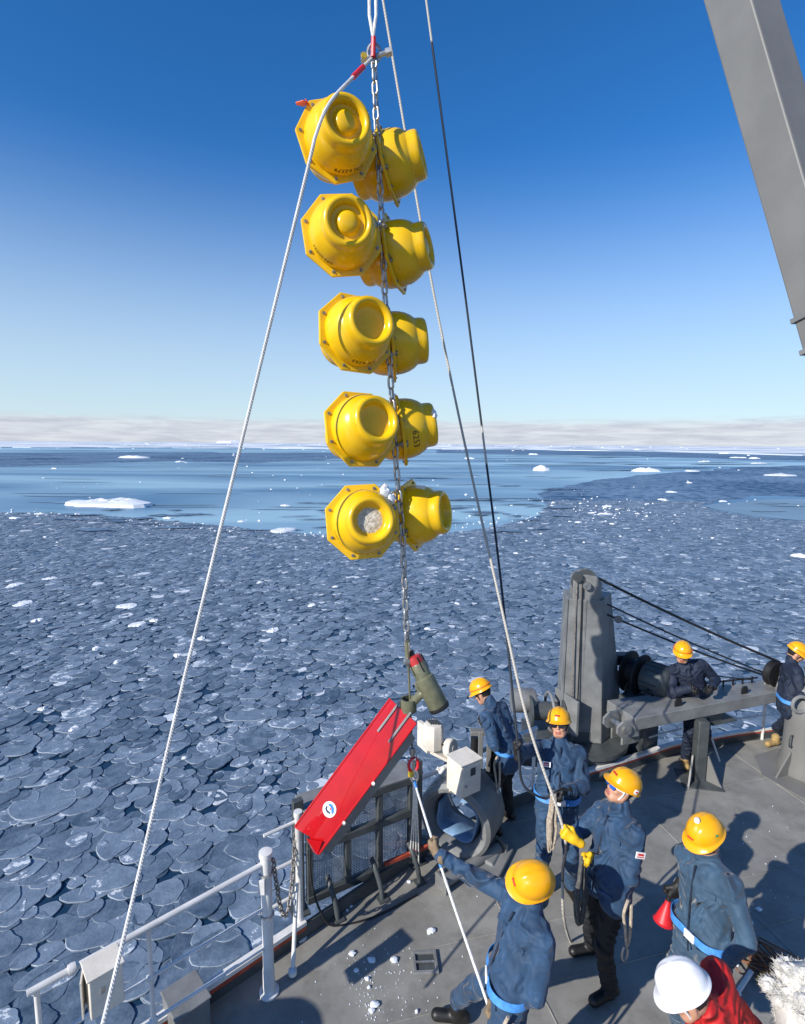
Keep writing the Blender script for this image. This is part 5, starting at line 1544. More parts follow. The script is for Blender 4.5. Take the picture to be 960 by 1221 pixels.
mb = MB(); mb.tube(line(st2, 3), .018, 8); tag(mb.build('stick', MT['white'], org=st2[0] - Vector((0, 0, .012))), 'short white stick leaning on the brown cord tangle', 'stick')
# shaggy white fleece over a low capstan drum
hb = P(972, 1205, y=2.40)
fz = thing('fleece_cover', 'shaggy white fleece cover bundled over a grey drum beside the man in red', 'fleece cover', (hb.x, hb.y, 0))
mb = MB(); mb.lathe([(0, 0), (.24, 0), (.24, .03), (.18, .06), (.18, hb.z - .22), (0, hb.z - .2)], 20, (hb.x, hb.y, 0)); mb.build('drum', MT['grey'], fz)
mb = MB(); lump(mb, hb, .17, 4, (1, 1, 1), 20, 12); mb.build('core', MT['fleece'], fz)
mb = MB()
for k in range(420):
    d = Vector((dr_.gauss(0, 1), dr_.gauss(0, 1), dr_.gauss(0.2, 1))).normalized()
    lump(mb, hb + d * .165 * (1 + .45 * mnoise.noise(d * 2.2 + Vector((4, 0, 0)))), dr_.uniform(.014, .032), k * 1.3, (1, 1, 1), 7, 5)
for k in range(16000):
    d = Vector((dr_.gauss(0, 1), dr_.gauss(0, 1), dr_.gauss(0.2, 1))).normalized()
    c = hb + d * (.170 + dr_.uniform(0, .018)) * (1 + .45 * mnoise.noise(d * 2.2 + Vector((4, 0, 0))))
    t1 = Vector((dr_.gauss(0, 1), dr_.gauss(0, 1), dr_.gauss(-.4, 1))).normalized()
    e1 = c + d * .006 + t1 * dr_.uniform(.010, .026)
    s_ = d.orthogonal().normalized() * .0015
    mb.add([c - s_, c + s_, c + d.cross(s_), e1], [(0, 1, 3), (1, 2, 3), (2, 0, 3)])
tag(mb.build('fleece_tufts', MT['fleece'], fz), kind='stuff')
# unseen mushroom-shaped stand-in, added to throw a shadow beside the rail
vt = thing('shadow_caster', 'unseen white mushroom-shaped stand-in added inside the guard rail to shade the deck', 'shadow caster', (-2.75, 1.75, 0))
mb = MB(); mb.lathe([(0, 0), (.30, 0), (.30, .03), (.22, .05), (.22, 1.15), (0, 1.16)], 24, (-2.75, 1.75, 0)); mb.build('pipe', MT['white'], vt)
mb = MB(); mb.lathe([(0, 1.18), (.33, 1.18), (.38, 1.24), (.36, 1.36), (.24, 1.48), (0, 1.53)], 28, (-2.75, 1.75, 0)); mb.build('cap', MT['white'], vt)

# ------------------------------------------------------------------ people
class Sdf:
    """smooth union of tapered capsules and ellipsoids, meshed with surface nets"""
    def __init__(s): s.p = []
    def cone(s, a, b, ra, rb, m, k=.02, w=None):
        s.p.append(('c', np.array(a, float), np.array(b, float), ra, rb, m, k, w)); return s
    def ell(s, c, R, r, m, k=.02):
        s.p.append(('e', np.array(c, float), np.array(R, float), np.array(r, float), None, m, k, None)); return s
    @staticmethod
    def dist(p, X):
        if p[0] == 'c':
            a, b = p[1], p[2]; ba = b - a
            t = np.clip(((X - a) @ ba) / max(ba @ ba, 1e-12), 0, 1)
            return np.linalg.norm(X - a - t[..., None] * ba, axis=-1) - (p[3] + (p[4] - p[3]) * t)
        q = (X - p[1]) @ p[2]
        k0 = np.linalg.norm(q / p[3], axis=-1); k1 = np.linalg.norm(q / p[3] ** 2, axis=-1)
        return k0 * (k0 - 1) / np.maximum(k1, 1e-9)
    def bounds(s, p):
        if p[0] == 'c':
            r = max(p[3], p[4]); return np.minimum(p[1], p[2]) - r, np.maximum(p[1], p[2]) + r
        r = p[3].max(); return p[1] - r, p[1] + r
    def mesh(s, vox):
        lo = np.min([s.bounds(p)[0] for p in s.p], axis=0) - 4 * vox
        hi = np.max([s.bounds(p)[1] for p in s.p], axis=0) + 4 * vox
        n = np.ceil((hi - lo) / vox).astype(int) + 1
        D = np.full(n, .5, np.float32)
        for p in s.p:
            a, b = s.bounds(p)
            m_ = p[6] + 3 * vox
            i0 = np.maximum(np.floor((a - m_ - lo) / vox).astype(int), 0); i1 = np.minimum(np.ceil((b + m_ - lo) / vox).astype(int) + 1, n)
            g = np.stack(np.meshgrid(*[lo[k] + vox * np.arange(i0[k], i1[k]) for k in range(3)], indexing='ij'), -1)
            d = s.dist(p, g).astype(np.float32)
            sl_ = tuple(slice(i0[k], i1[k]) for k in range(3))
            W_ = D[sl_]; k_ = p[6]
            h = np.clip(.5 + .5 * (W_ - d) / k_, 0, 1)
            D[sl_] = W_ * (1 - h) + d * h - k_ * h * (1 - h)
        S = D < 0
        c = np.zeros(np.array(n) - 1, np.int8)
        for i in (0, 1):
            for j in (0, 1):
                for k in (0, 1): c += S[i:n[0] - 1 + i, j:n[1] - 1 + j, k:n[2] - 1 + k]
        act = (c > 0) & (c < 8)
        idx = np.argwhere(act)
        vid = np.full(act.shape, -1, np.int64); vid[act] = np.arange(len(idx))
        acc = np.zeros((len(idx), 3)); cnt = np.zeros(len(idx))
        cor = [(i, j, k) for i in (0, 1) for j in (0, 1) for k in (0, 1)]
        for x in cor:
            for ax_ in range(3):
                if x[ax_]: continue
                y = list(x); y[ax_] = 1
                d0 = D[idx[:, 0] + x[0], idx[:, 1] + x[1], idx[:, 2] + x[2]]; d1 = D[idx[:, 0] + y[0], idx[:, 1] + y[1], idx[:, 2] + y[2]]
                cr_ = (d0 < 0) != (d1 < 0)
                t = np.where(cr_, d0 / np.where(cr_, d0 - d1, 1), 0)
                pt = np.tile(np.array(x, float), (len(idx), 1)); pt[:, ax_] += t
                acc[cr_] += pt[cr_]; cnt[cr_] += 1
        V = lo + vox * (idx + acc / cnt[:, None])
        F = []
        for ax_ in range(3):
            s0 = [slice(None)] * 3; s1 = [slice(None)] * 3
            s0[ax_] = slice(0, -1); s1[ax_] = slice(1, None)
            e = S[tuple(s0)] != S[tuple(s1)]
            E_ = np.argwhere(e)
            o1, o2 = (ax_ + 1) % 3, (ax_ + 2) % 3
            ok = (E_[:, o1] > 0) & (E_[:, o2] > 0); E_ = E_[ok]
            q = []
            for (da, db) in ((1, 1), (0, 1), (0, 0), (1, 0)):
                t = E_.copy(); t[:, o1] -= da; t[:, o2] -= db
                q.append(vid[t[:, 0], t[:, 1], t[:, 2]])
            q = np.stack(q, 1)
            fl_ = S[E_[:, 0], E_[:, 1], E_[:, 2]]
            q[~fl_] = q[~fl_][:, ::-1]
            F.append(q)
        F = np.concatenate(F)
        F = F[(F >= 0).all(1)]
        # normals, wrinkles of the cloth
        fn_ = np.cross(V[F[:, 2]] - V[F[:, 0]], V[F[:, 3]] - V[F[:, 1]])
        N = np.zeros_like(V)
        for k in range(4): np.add.at(N, F[:, k], fn_)
        N /= np.maximum(np.linalg.norm(N, axis=1), 1e-12)[:, None]
        DD = np.stack([s.dist(p, V) for p in s.p], 1)
        near = DD.argmin(1)
        disp = np.zeros(len(V))
        for i, p in enumerate(s.p):
            if p[7] is None: continue
            sel = near == i
            if not sel.any(): continue
            X = V[sel]
            amp, lam, ph = p[7]
            ba = p[2] - p[1]; L = np.linalg.norm(ba) + 1e-9
            u = (X - p[1]) @ (ba / L)
            wob = np.sin(X[:, 0] * 13 + ph + np.sin(X[:, 2] * 9)) + np.sin(X[:, 1] * 15 + 1.3 * ph + np.sin(X[:, 0] * 11)) + np.sin(X[:, 2] * 11 + 2.1 * ph)
            w2 = np.sin(X[:, 0] * 11 + 2 * ph + wob) * np.sin(X[:, 1] * 13 + ph) + np.sin(X[:, 2] * 9 - ph)
            sh = np.sin(2 * np.pi * u / lam + 2.6 * wob + ph)
            disp[sel] = amp * ((1 - 2 * np.abs(sh) ** .7) * np.clip(.45 + .75 * np.sin(w2 * 1.9 + wob), 0, 1) + .25 * np.sin(X[:, 0] * 41 + X[:, 2] * 37 + wob * 1.6))
        # soften the displacement
        for _ in range(2):
            a_ = np.zeros(len(V)); c_ = np.zeros(len(V))
            for k in range(4):
                np.add.at(a_, F[:, k], disp[F].mean(1)); np.add.at(c_, F[:, k], 1)
            disp = a_ / np.maximum(c_, 1)
        V = V + N * disp[:, None]
        fm = np.array([p[5] for p in s.p])[DD[F].mean(1).argmin(1)]
        return V, F, fm

def ik(a, t, l1, l2, pole):
    a, t, pole = Vector(a), Vector(t), Vector(pole)
    d = t - a; L = d.length
    if L > (l1 + l2) * .995: t = a + d.normalized() * (l1 + l2) * .995; d = t - a; L = d.length
    u = d.normalized()
    x = (l1 * l1 - l2 * l2 + L * L) / (2 * L)
    h = math.sqrt(max(l1 * l1 - x * x, 0))
    w = pole - u * pole.dot(u)
    w = w.normalized() if w.length > 1e-6 else u.orthogonal().normalized()
    return a + u * x + w * h, t

def hand_sdf(wrist, xdir, ydir, curl, m, left):
    """five fingers; xdir = thumb side, ydir = along the fingers"""
    y = Vector(ydir).normalized(); x = Vector(xdir); x = (x - y * x.dot(y)).normalized()
    z = x.cross(y)
    if left: z = -z                       # z = back of the hand
    S = Sdf()
    w = Vector(wrist)
    def pt(a, b, c): return w + x * a + y * b + z * c
    S.cone(pt(0, -.05, 0), pt(0, .015, 0), .032, .031, m, .02)
    for kx in (.030, .010, -.011, -.030): S.cone(pt(kx * .6, .005, 0), pt(kx, .083, 0), .018, .0155, m, .02)
    A = [(25, 32, 22), (78, 88, 50)]
    for n_, (kx, l) in enumerate(((.031, .95), (.0105, 1.06), (-.0105, 1.0), (-.031, .80))):
        p = pt(kx, .085, 0); ang = 0
        for sidx, seg in enumerate((.043, .027, .022)):
            c = A[0][sidx] + (A[1][sidx] - A[0][sidx]) * curl + n_ * 3
            ang += rad(c)
            d = y * math.cos(ang) - z * math.sin(ang)
            q = p + d * seg * l
            S.cone(p, q, .0118 - .001 * sidx, .0110 - .0012 * sidx, m, .006)
            p = q
    tb = [pt(.026, .018, -.006), pt(.052, .048, -.020), pt(.050 - .022 * curl, .078 - .004 * curl, -.034 - .018 * curl), pt(.046 - .04 * curl, .098 - .018 * curl, -.040 - .024 * curl)]
    for i in range(3): S.cone(tb[i], tb[i + 1], .0165 - .002 * i, .0145 - .002 * i, m, .010)
    return S
def head_sdf(c, R, skin, lips, hair, mask=None, nb=None):
    S = Sdf(); c = Vector(c); HK = .90
    _c, _e = S.cone, S.ell
    S.cone = lambda a, b, ra, rb, m, k=.02, w=None: _c(a, b, ra * HK, rb * HK, m, k, w)
    S.ell = lambda a, R_, r, m, k=.02: _e(a, R_, np.array(r) * HK, m, k)
    def h(x, y, z): return c + R @ Vector((x, y, z)) * HK
    Rn = np.array(R)
    S.ell(h(0, -.012, .03), Rn, (.076, .094, .094), skin)
    S.ell(h(0, -.026, .03), Rn, (.080, .094, .097), hair, .008)
    S.ell(h(0, .034, -.035), Rn, (.061, .064, .085), skin, .03)
    S.ell(h(0, .050, -.086), Rn, (.040, .040, .032), skin if mask is None else mask, .03)
    S.cone(h(-.034, .086, .020), h(.034, .086, .020), .012, .012, skin, .02)
    for s in (-1, 1):
        S.ell(h(s * .041, .068, -.026), Rn, (.022, .024, .020), skin, .02)
        S.ell(h(s * .080, -.004, -.012), Rn, (.010, .022, .033), skin, .008)
        S.cone(h(s * .058, .005, -.060), h(s * .034, .058, -.096), .024, .022, skin if mask is None else mask, .025)
        S.ell(h(s * .008, .106, -.030), Rn, (.009, .010, .008), skin, .008)
    S.cone(h(0, .092, .008), h(0, .113, -.026), .0085, .0125, skin, .012)
    S.cone(h(-.017, .093, -.062), h(.017, .093, -.062), .0075, .0075, lips, .005)
    S.cone(h(-.014, .091, -.074), h(.014, .091, -.074), .0080, .0080, lips, .005)
    S.cone(h(0, -.022, -.05), nb, .055, .060, skin, .03)
    return S
def helmet_parts(par, c, R, m, style):
    c = Vector(c)
    def h(x, y, z): return c + R @ Vector((x, y, z)) * .88
    n, rings = 44, 11
    rx, ry, rz = .119, .142, .122
    z0 = .056
    vs = []; fs = []
    def ringpt(i, j, off):
        a = 6.2832 * j / n
        if i <= rings:
            t = i / rings * math.pi / 2
            k = math.sin(t) ** .86
            z = rz * math.cos(t)
            x, y = (rx - off) * k * math.cos(a), (ry - off) * k * math.sin(a) - .006
            # centre ridge and two side ribs
            rd = math.exp(-(x / .016) ** 2) * .007 + (math.exp(-((abs(x) - .048) / .008) ** 2)) * .004
            z = z - off + (rd * (1 - (i / rings) ** 3) if abs(y) < .12 else 0)
            return x, y, z0 + z
        f = max(0, math.sin(a)) ** 1.5
        e = .011 + .036 * f
        if i == rings + 1: return (rx + .004) * math.cos(a), (ry + .004) * math.sin(a) - .006, z0 - .012
        return (rx + e) * math.cos(a), (ry + e) * math.sin(a) - .006, z0 - .018 - .016 * f
    for lay in (0, .006):
        for i in range(1, rings + 3):
            for j in range(n):
                x, y, z = ringpt(i, j, lay)
                if lay and i > rings: z -= .004
                vs.append(h(x, y, z))
        x, y, z = ringpt(0, 0, lay); vs.append(h(0, -.006, z))
    K = (rings + 2) * n + 1
    for l in (0, 1):
        o_ = l * K
        for i in range(rings + 1):
            for j in range(n):
                q = (o_ + i * n + j, o_ + (i + 1) * n + j, o_ + (i + 1) * n + (j + 1) % n, o_ + i * n + (j + 1) % n)
                fs.append(q if l == 0 else q[::-1])
        for j in range(n):
            q = (o_ + K - 1, o_ + j, o_ + (j + 1) % n)
            fs.append(q if l == 0 else q[::-1])
    b = (rings + 1) * n
    for j in range(n): fs.append((b + j, K + b + j, K + b + (j + 1) % n, b + (j + 1) % n))
    mb = MB(); mb.add(vs, fs)
    he = mb.build('helmet', m, par, angle=60)
    # chin strap
    for s in (-1, 1):
        mb = MB(); mb.tube(catmull([h(s * .096, .045, .034), h(s * .083, .032, -.03), h(s * .058, .040, -.092), h(s * .01, .062, -.118)], 5), .0055, 6)
        mb.build('chin_strap', MT['patch'] if style.get('wstrap') else MT['navy_dark'], he)
    if style.get('badge'):
        mb = MB(); mb.box(h(0, .128, .098), (.044, .010, .018), R @ Matrix.Rotation(rad(-38), 3, 'X')); mb.build('red_badge', MT['redmark'], he, bevel=.002)
    if style.get('cross'):
        s = style['cross']
        q = R @ Matrix.Rotation(rad(-90 * s), 3, 'Z') @ Matrix.Rotation(rad(-32), 3, 'X')
        cc = h(s * .106, -.01, .095)
        mb = MB(); mb.box(cc, (.034, .010, .011), q); mb.box(cc, (.011, .0102, .034), q); mb.build('green_cross', MT['green'], he)
    if style.get('stripe'):
        mb = MB(); mb.tube([h((rx + .0025) * math.cos(q) * .985, (ry + .0025) * math.sin(q) * .985 - .006, z0 + .024) for q in np.linspace(0, 6.2832, 45)[:-1]], .0045, 6, closed=True); mb.build('stripe', MT['orange'], he)
    if style.get('label'):
        s = style['label']
        q = R @ Matrix.Rotation(rad(-90 * s), 3, 'Z') @ Matrix.Rotation(rad(-12), 3, 'X')
        mb = MB(); mb.box(h(s * .118, -.03, .062), (.030, .010, .048), q); lb = mb.build('side_label', MT['patch'], he, bevel=.003)
        mb = MB(); mb.box(h(s * .1215, -.03, .072), (.018, .010, .014), q); mb.build('print', MT['redmark'], lb)
    if style.get('lamp'):
        mb = MB(); mb.lathe([(0, 0), (.018, 0), (.018, .02), (.01, .028), (0, .028)], 12, h(0, .03, z0 + .125)); mb.build('knob', MT['patch'], he)
    return he

WR = [.0]
def person(label, spec):
    f = Vector((*spec['face'], 0)).normalized()
    hr_ = Vector((f.y, -f.x, 0))
    up = Vector(spec.get('up', (0, 0, 1))).normalized()
    sf = Vector((*spec.get('sface', spec['face']), 0)).normalized()
    sr = sf.cross(up).normalized()
    tf = up.cross(sr).normalized()
    p0 = Vector(spec['pelvis'])
    base = Vector((p0.x, p0.y, 0))
    if 'head' in spec:                  # lean the trunk so the head is where it was seen
        for _ in range(6):
            lk = Vector(spec['look']).normalized()
            org = CAM - (p0 + lk * .035 + Vector((0, 0, .0)))
            dr0 = (P(*spec['head'], y=3) - CAM).normalized()
            bq = org.dot(dr0); cq = org.length_squared - .655 ** 2
            dq = bq * bq - cq
            ts = [-bq] if dq <= 0 else [-bq - math.sqrt(dq), -bq + math.sqrt(dq)]
            up = max(((org + dr0 * t_).normalized() for t_ in ts), key=lambda q: q.z)
        print(label[:40], 'lean', [round(x, 2) for x in up], 'reach', round(dq, 3))
        sr = sf.cross(up).normalized()
        tf = up.cross(sr).normalized()
    if 'base' in spec: base = Vector(spec['base'])
    J, T, SK, LP_, HR, BT_, GL_, GR_, CL = range(9)
    mats = [spec.get('jacket', 'navy'), spec.get('trousers', 'navy'), 'skin', 'lips', 'hair', spec.get('boots', 'boot'), spec.get('glove_l', 'glove_k'), spec.get('glove_r', 'glove_k'), spec.get('collar', 'navy_dark')]
    ph = sum(map(ord, label)) % 17
    pe = thing('person', label, 'person', base)
    S = Sdf()
    RK = spec.get('girth', .90)                    # girth
    _c = S.cone
    S.cone = lambda a, b, ra, rb, m, k=.02, w=None: _c(a, b, ra * RK, rb * RK, m, k, w)
    A = .0125
    # trunk
    for s in (-1, 1):
        S.cone(p0 + up * .37 + sr * s * .085, p0 + up * .06 + hr_ * s * .082, .116, .114, J, .06, (A, .16, ph + s))
        S.cone(p0 + up * .44 + sr * s * .05, p0 + up * .425 + sr * s * .150, .085, .080, J, .06, (A * .6, .09, ph))
        S.cone(p0 + up * .06 + hr_ * s * .082, p0 - Vector((0, 0, .085)) + hr_ * s * .086, .116, .122, J, .05, (A, .10, ph + 2 * s))
    S.cone(p0 + up * .34 + tf * .035, p0 + up * .06 + f * .04, .108, .104, J, .06, (A, .14, ph + 5))
    nb = p0 + up * .50
    look = Vector(spec['look']).normalized()
    hc = nb + up * .155 + look * .035 + Vector(spec.get('hoff', (0, 0, 0)))
    hu = Vector(spec.get('hup', (0, 0, 1)))
    RH = frame(look, hu)
    S.cone(nb - up * .03, nb + (hc + RH @ Vector((0, -.03, -.05)) - nb) * .58, .086, .071, CL if spec.get('collar') else J, .03, (.003, .04, ph))
    # legs
    for s, key in ((-1, 'foot_l'), (1, 'foot_r')):
        ft = spec[key]
        ank = Vector((ft[0], ft[1], .10)); fy = Vector((math.cos(rad(ft[2])), math.sin(rad(ft[2])), 0))
        hip = p0 + hr_ * s * .095 - Vector((0, 0, .03))
        kn, an = ik(hip, ank, .43, .43, spec.get('knee', f) if isinstance(spec.get('knee', f), Vector) else Vector(spec['knee']))
        S.cone(hip, kn, .096, .077, T, .028, (A, .10, ph + 3 * s))
        S.cone(kn, an + Vector((0, 0, .01)), .076, .070, T, .03, (A * 1.1, .075, ph + 4 * s))
        S.cone(Vector((an.x, an.y, .12)), Vector((an.x, an.y, .055)), .058, .052, BT_, .012)
        S.cone(Vector((an.x, an.y, .050)) - fy * .05, Vector((an.x, an.y, .048)) + fy * .15, .048, .046, BT_, .02)
    # arms and hands
    parts = []
    for s, key in ((-1, 'hand_l'), (1, 'hand_r')):
        hd = spec[key]
        sh = p0 + up * .425 + sr * s * .180
        tgt = Vector(hd['pos'])
        yd = Vector(hd['y']).normalized(); xd = Vector(hd['x'])
        xd = (xd - yd * xd.dot(yd)).normalized()
        z = xd.cross(yd)
        if s < 0: z = -z
        cu = hd.get('curl', .4)
        wr = tgt - yd * .088 + z * (.034 * cu)
        el, wr2 = ik(sh, wr, .29, .265, Vector(hd.get('pole', (0, 0, -1))))
        m_ = GL_ if s < 0 else GR_
        S.cone(sh, el, .080, .068, J, .014, (A, .065, ph + 6 * s))
        S.cone(el, wr2 - (wr2 - el).normalized() * .03, .069, .055, J, .016, (A * 1.15, .05, ph + 7 * s))
        parts.append((hand_sdf(wr2, xd, yd, cu, m_, s < 0), .0048))
    parts.append((head_sdf(hc, RH, SK, LP_, HR, CL if spec.get('mask') else None, nb), .0048))
    V, F, fm = S.mesh(.0105)
    V = [V]; Fs = [F]; FM = [fm]; off_ = len(V[0])
    for (sd_, vx_) in parts:
        v2, f2, m2 = sd_.mesh(vx_)
        V.append(v2); Fs.append(f2 + off_); FM.append(m2); off_ += len(v2)
    V = np.concatenate(V); Fs = np.concatenate(Fs); FM = np.concatenate(FM)
    # soles flat on the deck
    V[:, 2] = np.maximum(V[:, 2], 0.004)
    me = bpy.data.meshes.new('body')
    me.from_pydata(V - np.array(base), [], Fs.tolist())
    for k in mats: me.materials.append(MT[k])
    me.polygons.foreach_set('material_index', FM.astype(int).tolist())
    me.polygons.foreach_set('use_smooth', [True] * len(Fs))
    me.update()
    bo = bpy.data.objects.new('body', me); COL.objects.link(bo); bo.parent = pe
    ORG[bo.name] = base
    helmet_parts(pe, hc, RH, MT[spec.get('helmet', 'helmet')], spec.get('hstyle', {'badge': 1}))
    def h(x, y, z_): return hc + RH @ Vector((x, y, z_)) * .90
    # eyes or glasses
    if spec.get('glasses'):
        fm_, ln = spec['glasses']
        mb = MB(); mb.tube(catmull([h(-.084, .0, .008), h(-.078, .06, .008), h(-.052, .103, .006), h(0, .117, .006), h(.052, .103, .006), h(.078, .06, .008), h(.084, 0, .008)], 5), .0055, 6)
        gl = mb.build('glasses', MT[fm_], pe)
        for s in (-1, 1):
            mb = MB(); mb.prism([(-.026, -.017), (.020, -.019), (.026, .004), (.022, .013), (-.026, .013)] if s > 0 else [(-.020, -.019), (.026, -.017), (.026, .013), (-.022, .013), (-.026, .004)],
                                h(s * .036, .111, -.002), RH @ Matrix.Rotation(rad(-16 * s), 3, 'Z') @ Matrix.Rotation(rad(90), 3, 'X'), -.008)
            mb.build('lens', MT[ln], gl, bevel=.002)
    else:
        for s in (-1, 1):
            mb = MB(); mb.lathe([(0, -.004), (.011, -.003), (.012, 0), (.009, .003), (0, .004)], 12, h(s * .032, .0885, -.004), RH @ Vector((s * .2, 1, 0)), R=None); mb.build('eye', MT['hair'], pe)
    # belt
    if spec.get('belt', True):
        bc = p0 + up * .07
        pts = []
        for k in range(36):
            q = 6.2832 * k / 36
            cx = .084 if math.cos(q) > 0 else -.084
            pts.append(bc + hr_ * (cx + .120 * math.cos(q)) + f * (.120 * math.sin(q) + (.022 * max(0, math.sin(q)))))
        mb = MB(); vs = []; fs = []
        for (o_, z_) in ((1.0, -.024), (1.02, -.022), (1.02, .022), (1.0, .024)):
            for p in pts: vs.append(bc + (p - bc) * o_ + up * z_)
        n = 36
        for i in range(4):
            for j in range(n): fs.append((i * n + j, i * n + (j + 1) % n, ((i + 1) % 4) * n + (j + 1) % n, ((i + 1) % 4) * n + j))
        mb.add(vs, fs); be = mb.build('belt', MT['belt'], pe)
        mb = MB(); mb.box(bc + f * .150 + hr_ * -.02, (.075, .014, .055), frame(f)); mb.build('buckle', MT['patch'], be, bevel=.004)
    if spec.get('lanyard'):
        s = spec['lanyard']
        q0 = p0 + up * .05 + hr_ * s * .235 + f * .03
        la = thing_part = None
        mb = MB()
        mb.tube(catmull([q0, q0 + Vector((0, 0, -.10)) + f * .03, q0 + Vector((0, 0, -.22)) + f * .01, q0 + Vector((0, 0, -.36)) - f * .015, q0 + Vector((0, 0, -.26)) - f * .035, q0 + Vector((0, 0, -.05)) - f * .03], 5), .011, 7)
        ly = mb.build('lanyard', MT['rope_tan'], pe)
        mb = MB(); mb.tube([q0 + Vector((0, 0, -.42)) + f * (.024 * math.cos(q)) + Vector((0, 0, .055 * math.sin(q))) for q in np.linspace(0, 6.28, 16)[:-1]], .008, 6, closed=True); mb.build('hook', MT['steel'], ly)
    for (s, u_, w_) in spec.get('patches', []):
        c_ = p0 + up * u_ + sr * s
        d_ = (tf * w_[1] + sr * w_[0]).normalized()
        c_ = p0 + up * u_ + sr * s + d_ * w_[2]
        mb = MB(); mb.box(c_, (.075, .006, .045), frame(d_, up)); pa = mb.build('name_patch', MT['patch'], pe, bevel=.002)
        mb = MB(); mb.box(c_ + d_ * .0035 - up * -.006, (.045, .003, .014), frame(d_, up)); mb.box(c_ + d_ * .0035 - up * .010, (.055, .003, .006), frame(d_, up)); mb.build('print', MT['redmark'], pa)
    for (a_, u_, w_, d_) in ((-.095, .33, .10, .104), (.095, .33, .10, .104), (-.10, .0, .12, .104), (.10, .0, .12, .104)):
        fd_ = (tf if u_ > .1 else f); rr_ = (sr if u_ > .1 else hr_)
        nrm = (fd_ + rr_ * a_ * 3.2).normalized()
        c_ = p0 + up * u_ + rr_ * a_ + fd_ * d_
        mb = MB(); mb.box(c_, (w_, .010, .034), frame(nrm, up)); mb.build('pocket_flap', MT[mats[0]], pe, bevel=.004)
    if spec.get('zip', True):
        mb = MB(); pts = []
        for k in range(9):
            q = k / 8
            pts.append(p0 + up * (.46 - .50 * q) + tf.lerp(f, q) * (.114 + .026 * math.sin(q * 2.6)))
        mb.tube(pts, .006, 6); mb.build('zip_placket', MT['navy_dark'], pe)
    return pe
def V3(p, **k): return p

# 1 man leaning over the rail
def ft(px, py, a):
    q = P(px, py, z=.03)
    return (q.x, q.y, a)
person('man in blue jacket and black trousers leaning over the deck edge rollers', dict(
    pelvis=P(611, 897, z=.95), face=(-.80, .60), head=(567, 808), look=(-.72, .42, -.52), trousers='blacktr',
    foot_l=ft(590, 992, 150), foot_r=ft(606, 972, 140), hand_l=dict(pos=P(574, 862, y=5.42), y=(-.9, .1, -.4), x=(.3, .9, 0), curl=.7, pole=(.0, -.9, -.4)),
    hand_r=dict(pos=P(574, 856, y=5.75), y=(-.8, .3, -.5), x=(-.3, -.9, 0), curl=.7, pole=(.3, .5, -.7)), hstyle={'stripe': 1}, lanyard=-1))
# 2 man looking up with sunglasses
person('man in blue suit and sunglasses looking up with the line in his black glove', dict(
    pelvis=P(664, 955, z=.95), face=(-.18, -1), head=(667, 859), look=(-.40, -.86, .34), hup=(.05, .4, 1),
    foot_l=ft(680, 1062, -80), foot_r=ft(642, 1066, -110), hand_r=dict(pos=H2R, y=(-.15, .25, 1), x=(-.4, -.7, .3), curl=.95, pole=(-.7, .2, -.7)),
    hand_l=dict(pos=P(664, 950, y=4.32), y=(-.8, -.3, -.1), x=(.2, -.4, .9), curl=.6, pole=(.9, .2, -.6)), glasses=('black', 'lens'), patches=[(.10, .30, (0.15, 1, .145))]))
# 3 man with yellow gloves
person('man in blue jacket and black trousers handling line with yellow gloves', dict(
    pelvis=P(725, 1050, z=.97), face=(-.92, -.30), head=(741, 940), look=(-.86, -.16, .46), hup=(.35, 0, 1), trousers='blacktr',
    foot_l=ft(726, 1186, 205), foot_r=ft(704, 1132, 190), hand_l=dict(pos=H3R, y=(-.85, -.2, .1), x=(.1, -.1, 1), curl=.85, pole=(.5, -.6, -.7)),
    hand_r=dict(pos=H3L, y=(-.75, .1, .45), x=(-.2, .1, 1), curl=.95, pole=(.2, .8, -.6)), glove_l='glove_y', glove_r='glove_y', glasses=('patch', 'lens_b'),
    hstyle={'badge': 1, 'label': -1, 'wstrap': 1}, patches=[(-.19, .32, (-1, .10, .066))], lanyard=-1, belt=False))
# 4 man leaning back on the hauling line
person('man in blue suit leaning back with one arm stretched out along the hauling line', dict(
    pelvis=P(606, 1175, z=.90), face=(-.86, .10), sface=(-.88, -.32), head=(634, 1052), look=(-.95, -.08, -.16), hup=(.25, -.50, .82),
    foot_l=(P(606, 1175, z=.90).x + .05, P(606, 1175, z=.90).y - .22, 200), foot_r=ft(540, 1206, 175), hand_r=dict(pos=H4R, y=(-.5, .8, .12), x=(-.2, -.1, 1), curl=.95, pole=(.1, .3, -1)),
    hand_l=dict(pos=H4L, y=(-.5, .05, -.8), x=(-.5, .5, .4), curl=.95, pole=(.4, -.5, -.3)), glove_r='glove_t', glove_l='glove_t', hstyle={'badge': 1}, lanyard=-1))
# 5 man at the right
p5_ = P(838, 1118, z=.93)
person('man in faded blue suit with green cross on helmet and red cone in hand', dict(
    pelvis=p5_, face=(-.93, -.36), head=(842, 998), look=(-.82, -.30, -.42), jacket='navy_grey', trousers='navy_grey', girth=.85,
    foot_l=(p5_.x + .02, p5_.y - .13, 205), foot_r=(p5_.x - .02, p5_.y + .13, 200), hand_r=dict(pos=P(799, 1064, y=3.50), y=(-.35, .05, -.93), x=(-.9, -.2, .3), curl=.85, pole=(.8, .5, -.2)),
    hand_l=dict(pos=P(856, 1172, y=3.02), y=(-.25, -.10, -.95), x=(-.9, .1, .3), curl=.6, pole=(.5, -.8, -.1)), glove_l='glove_o', hstyle={'badge': 1, 'cross': -1, 'lamp': 1}))
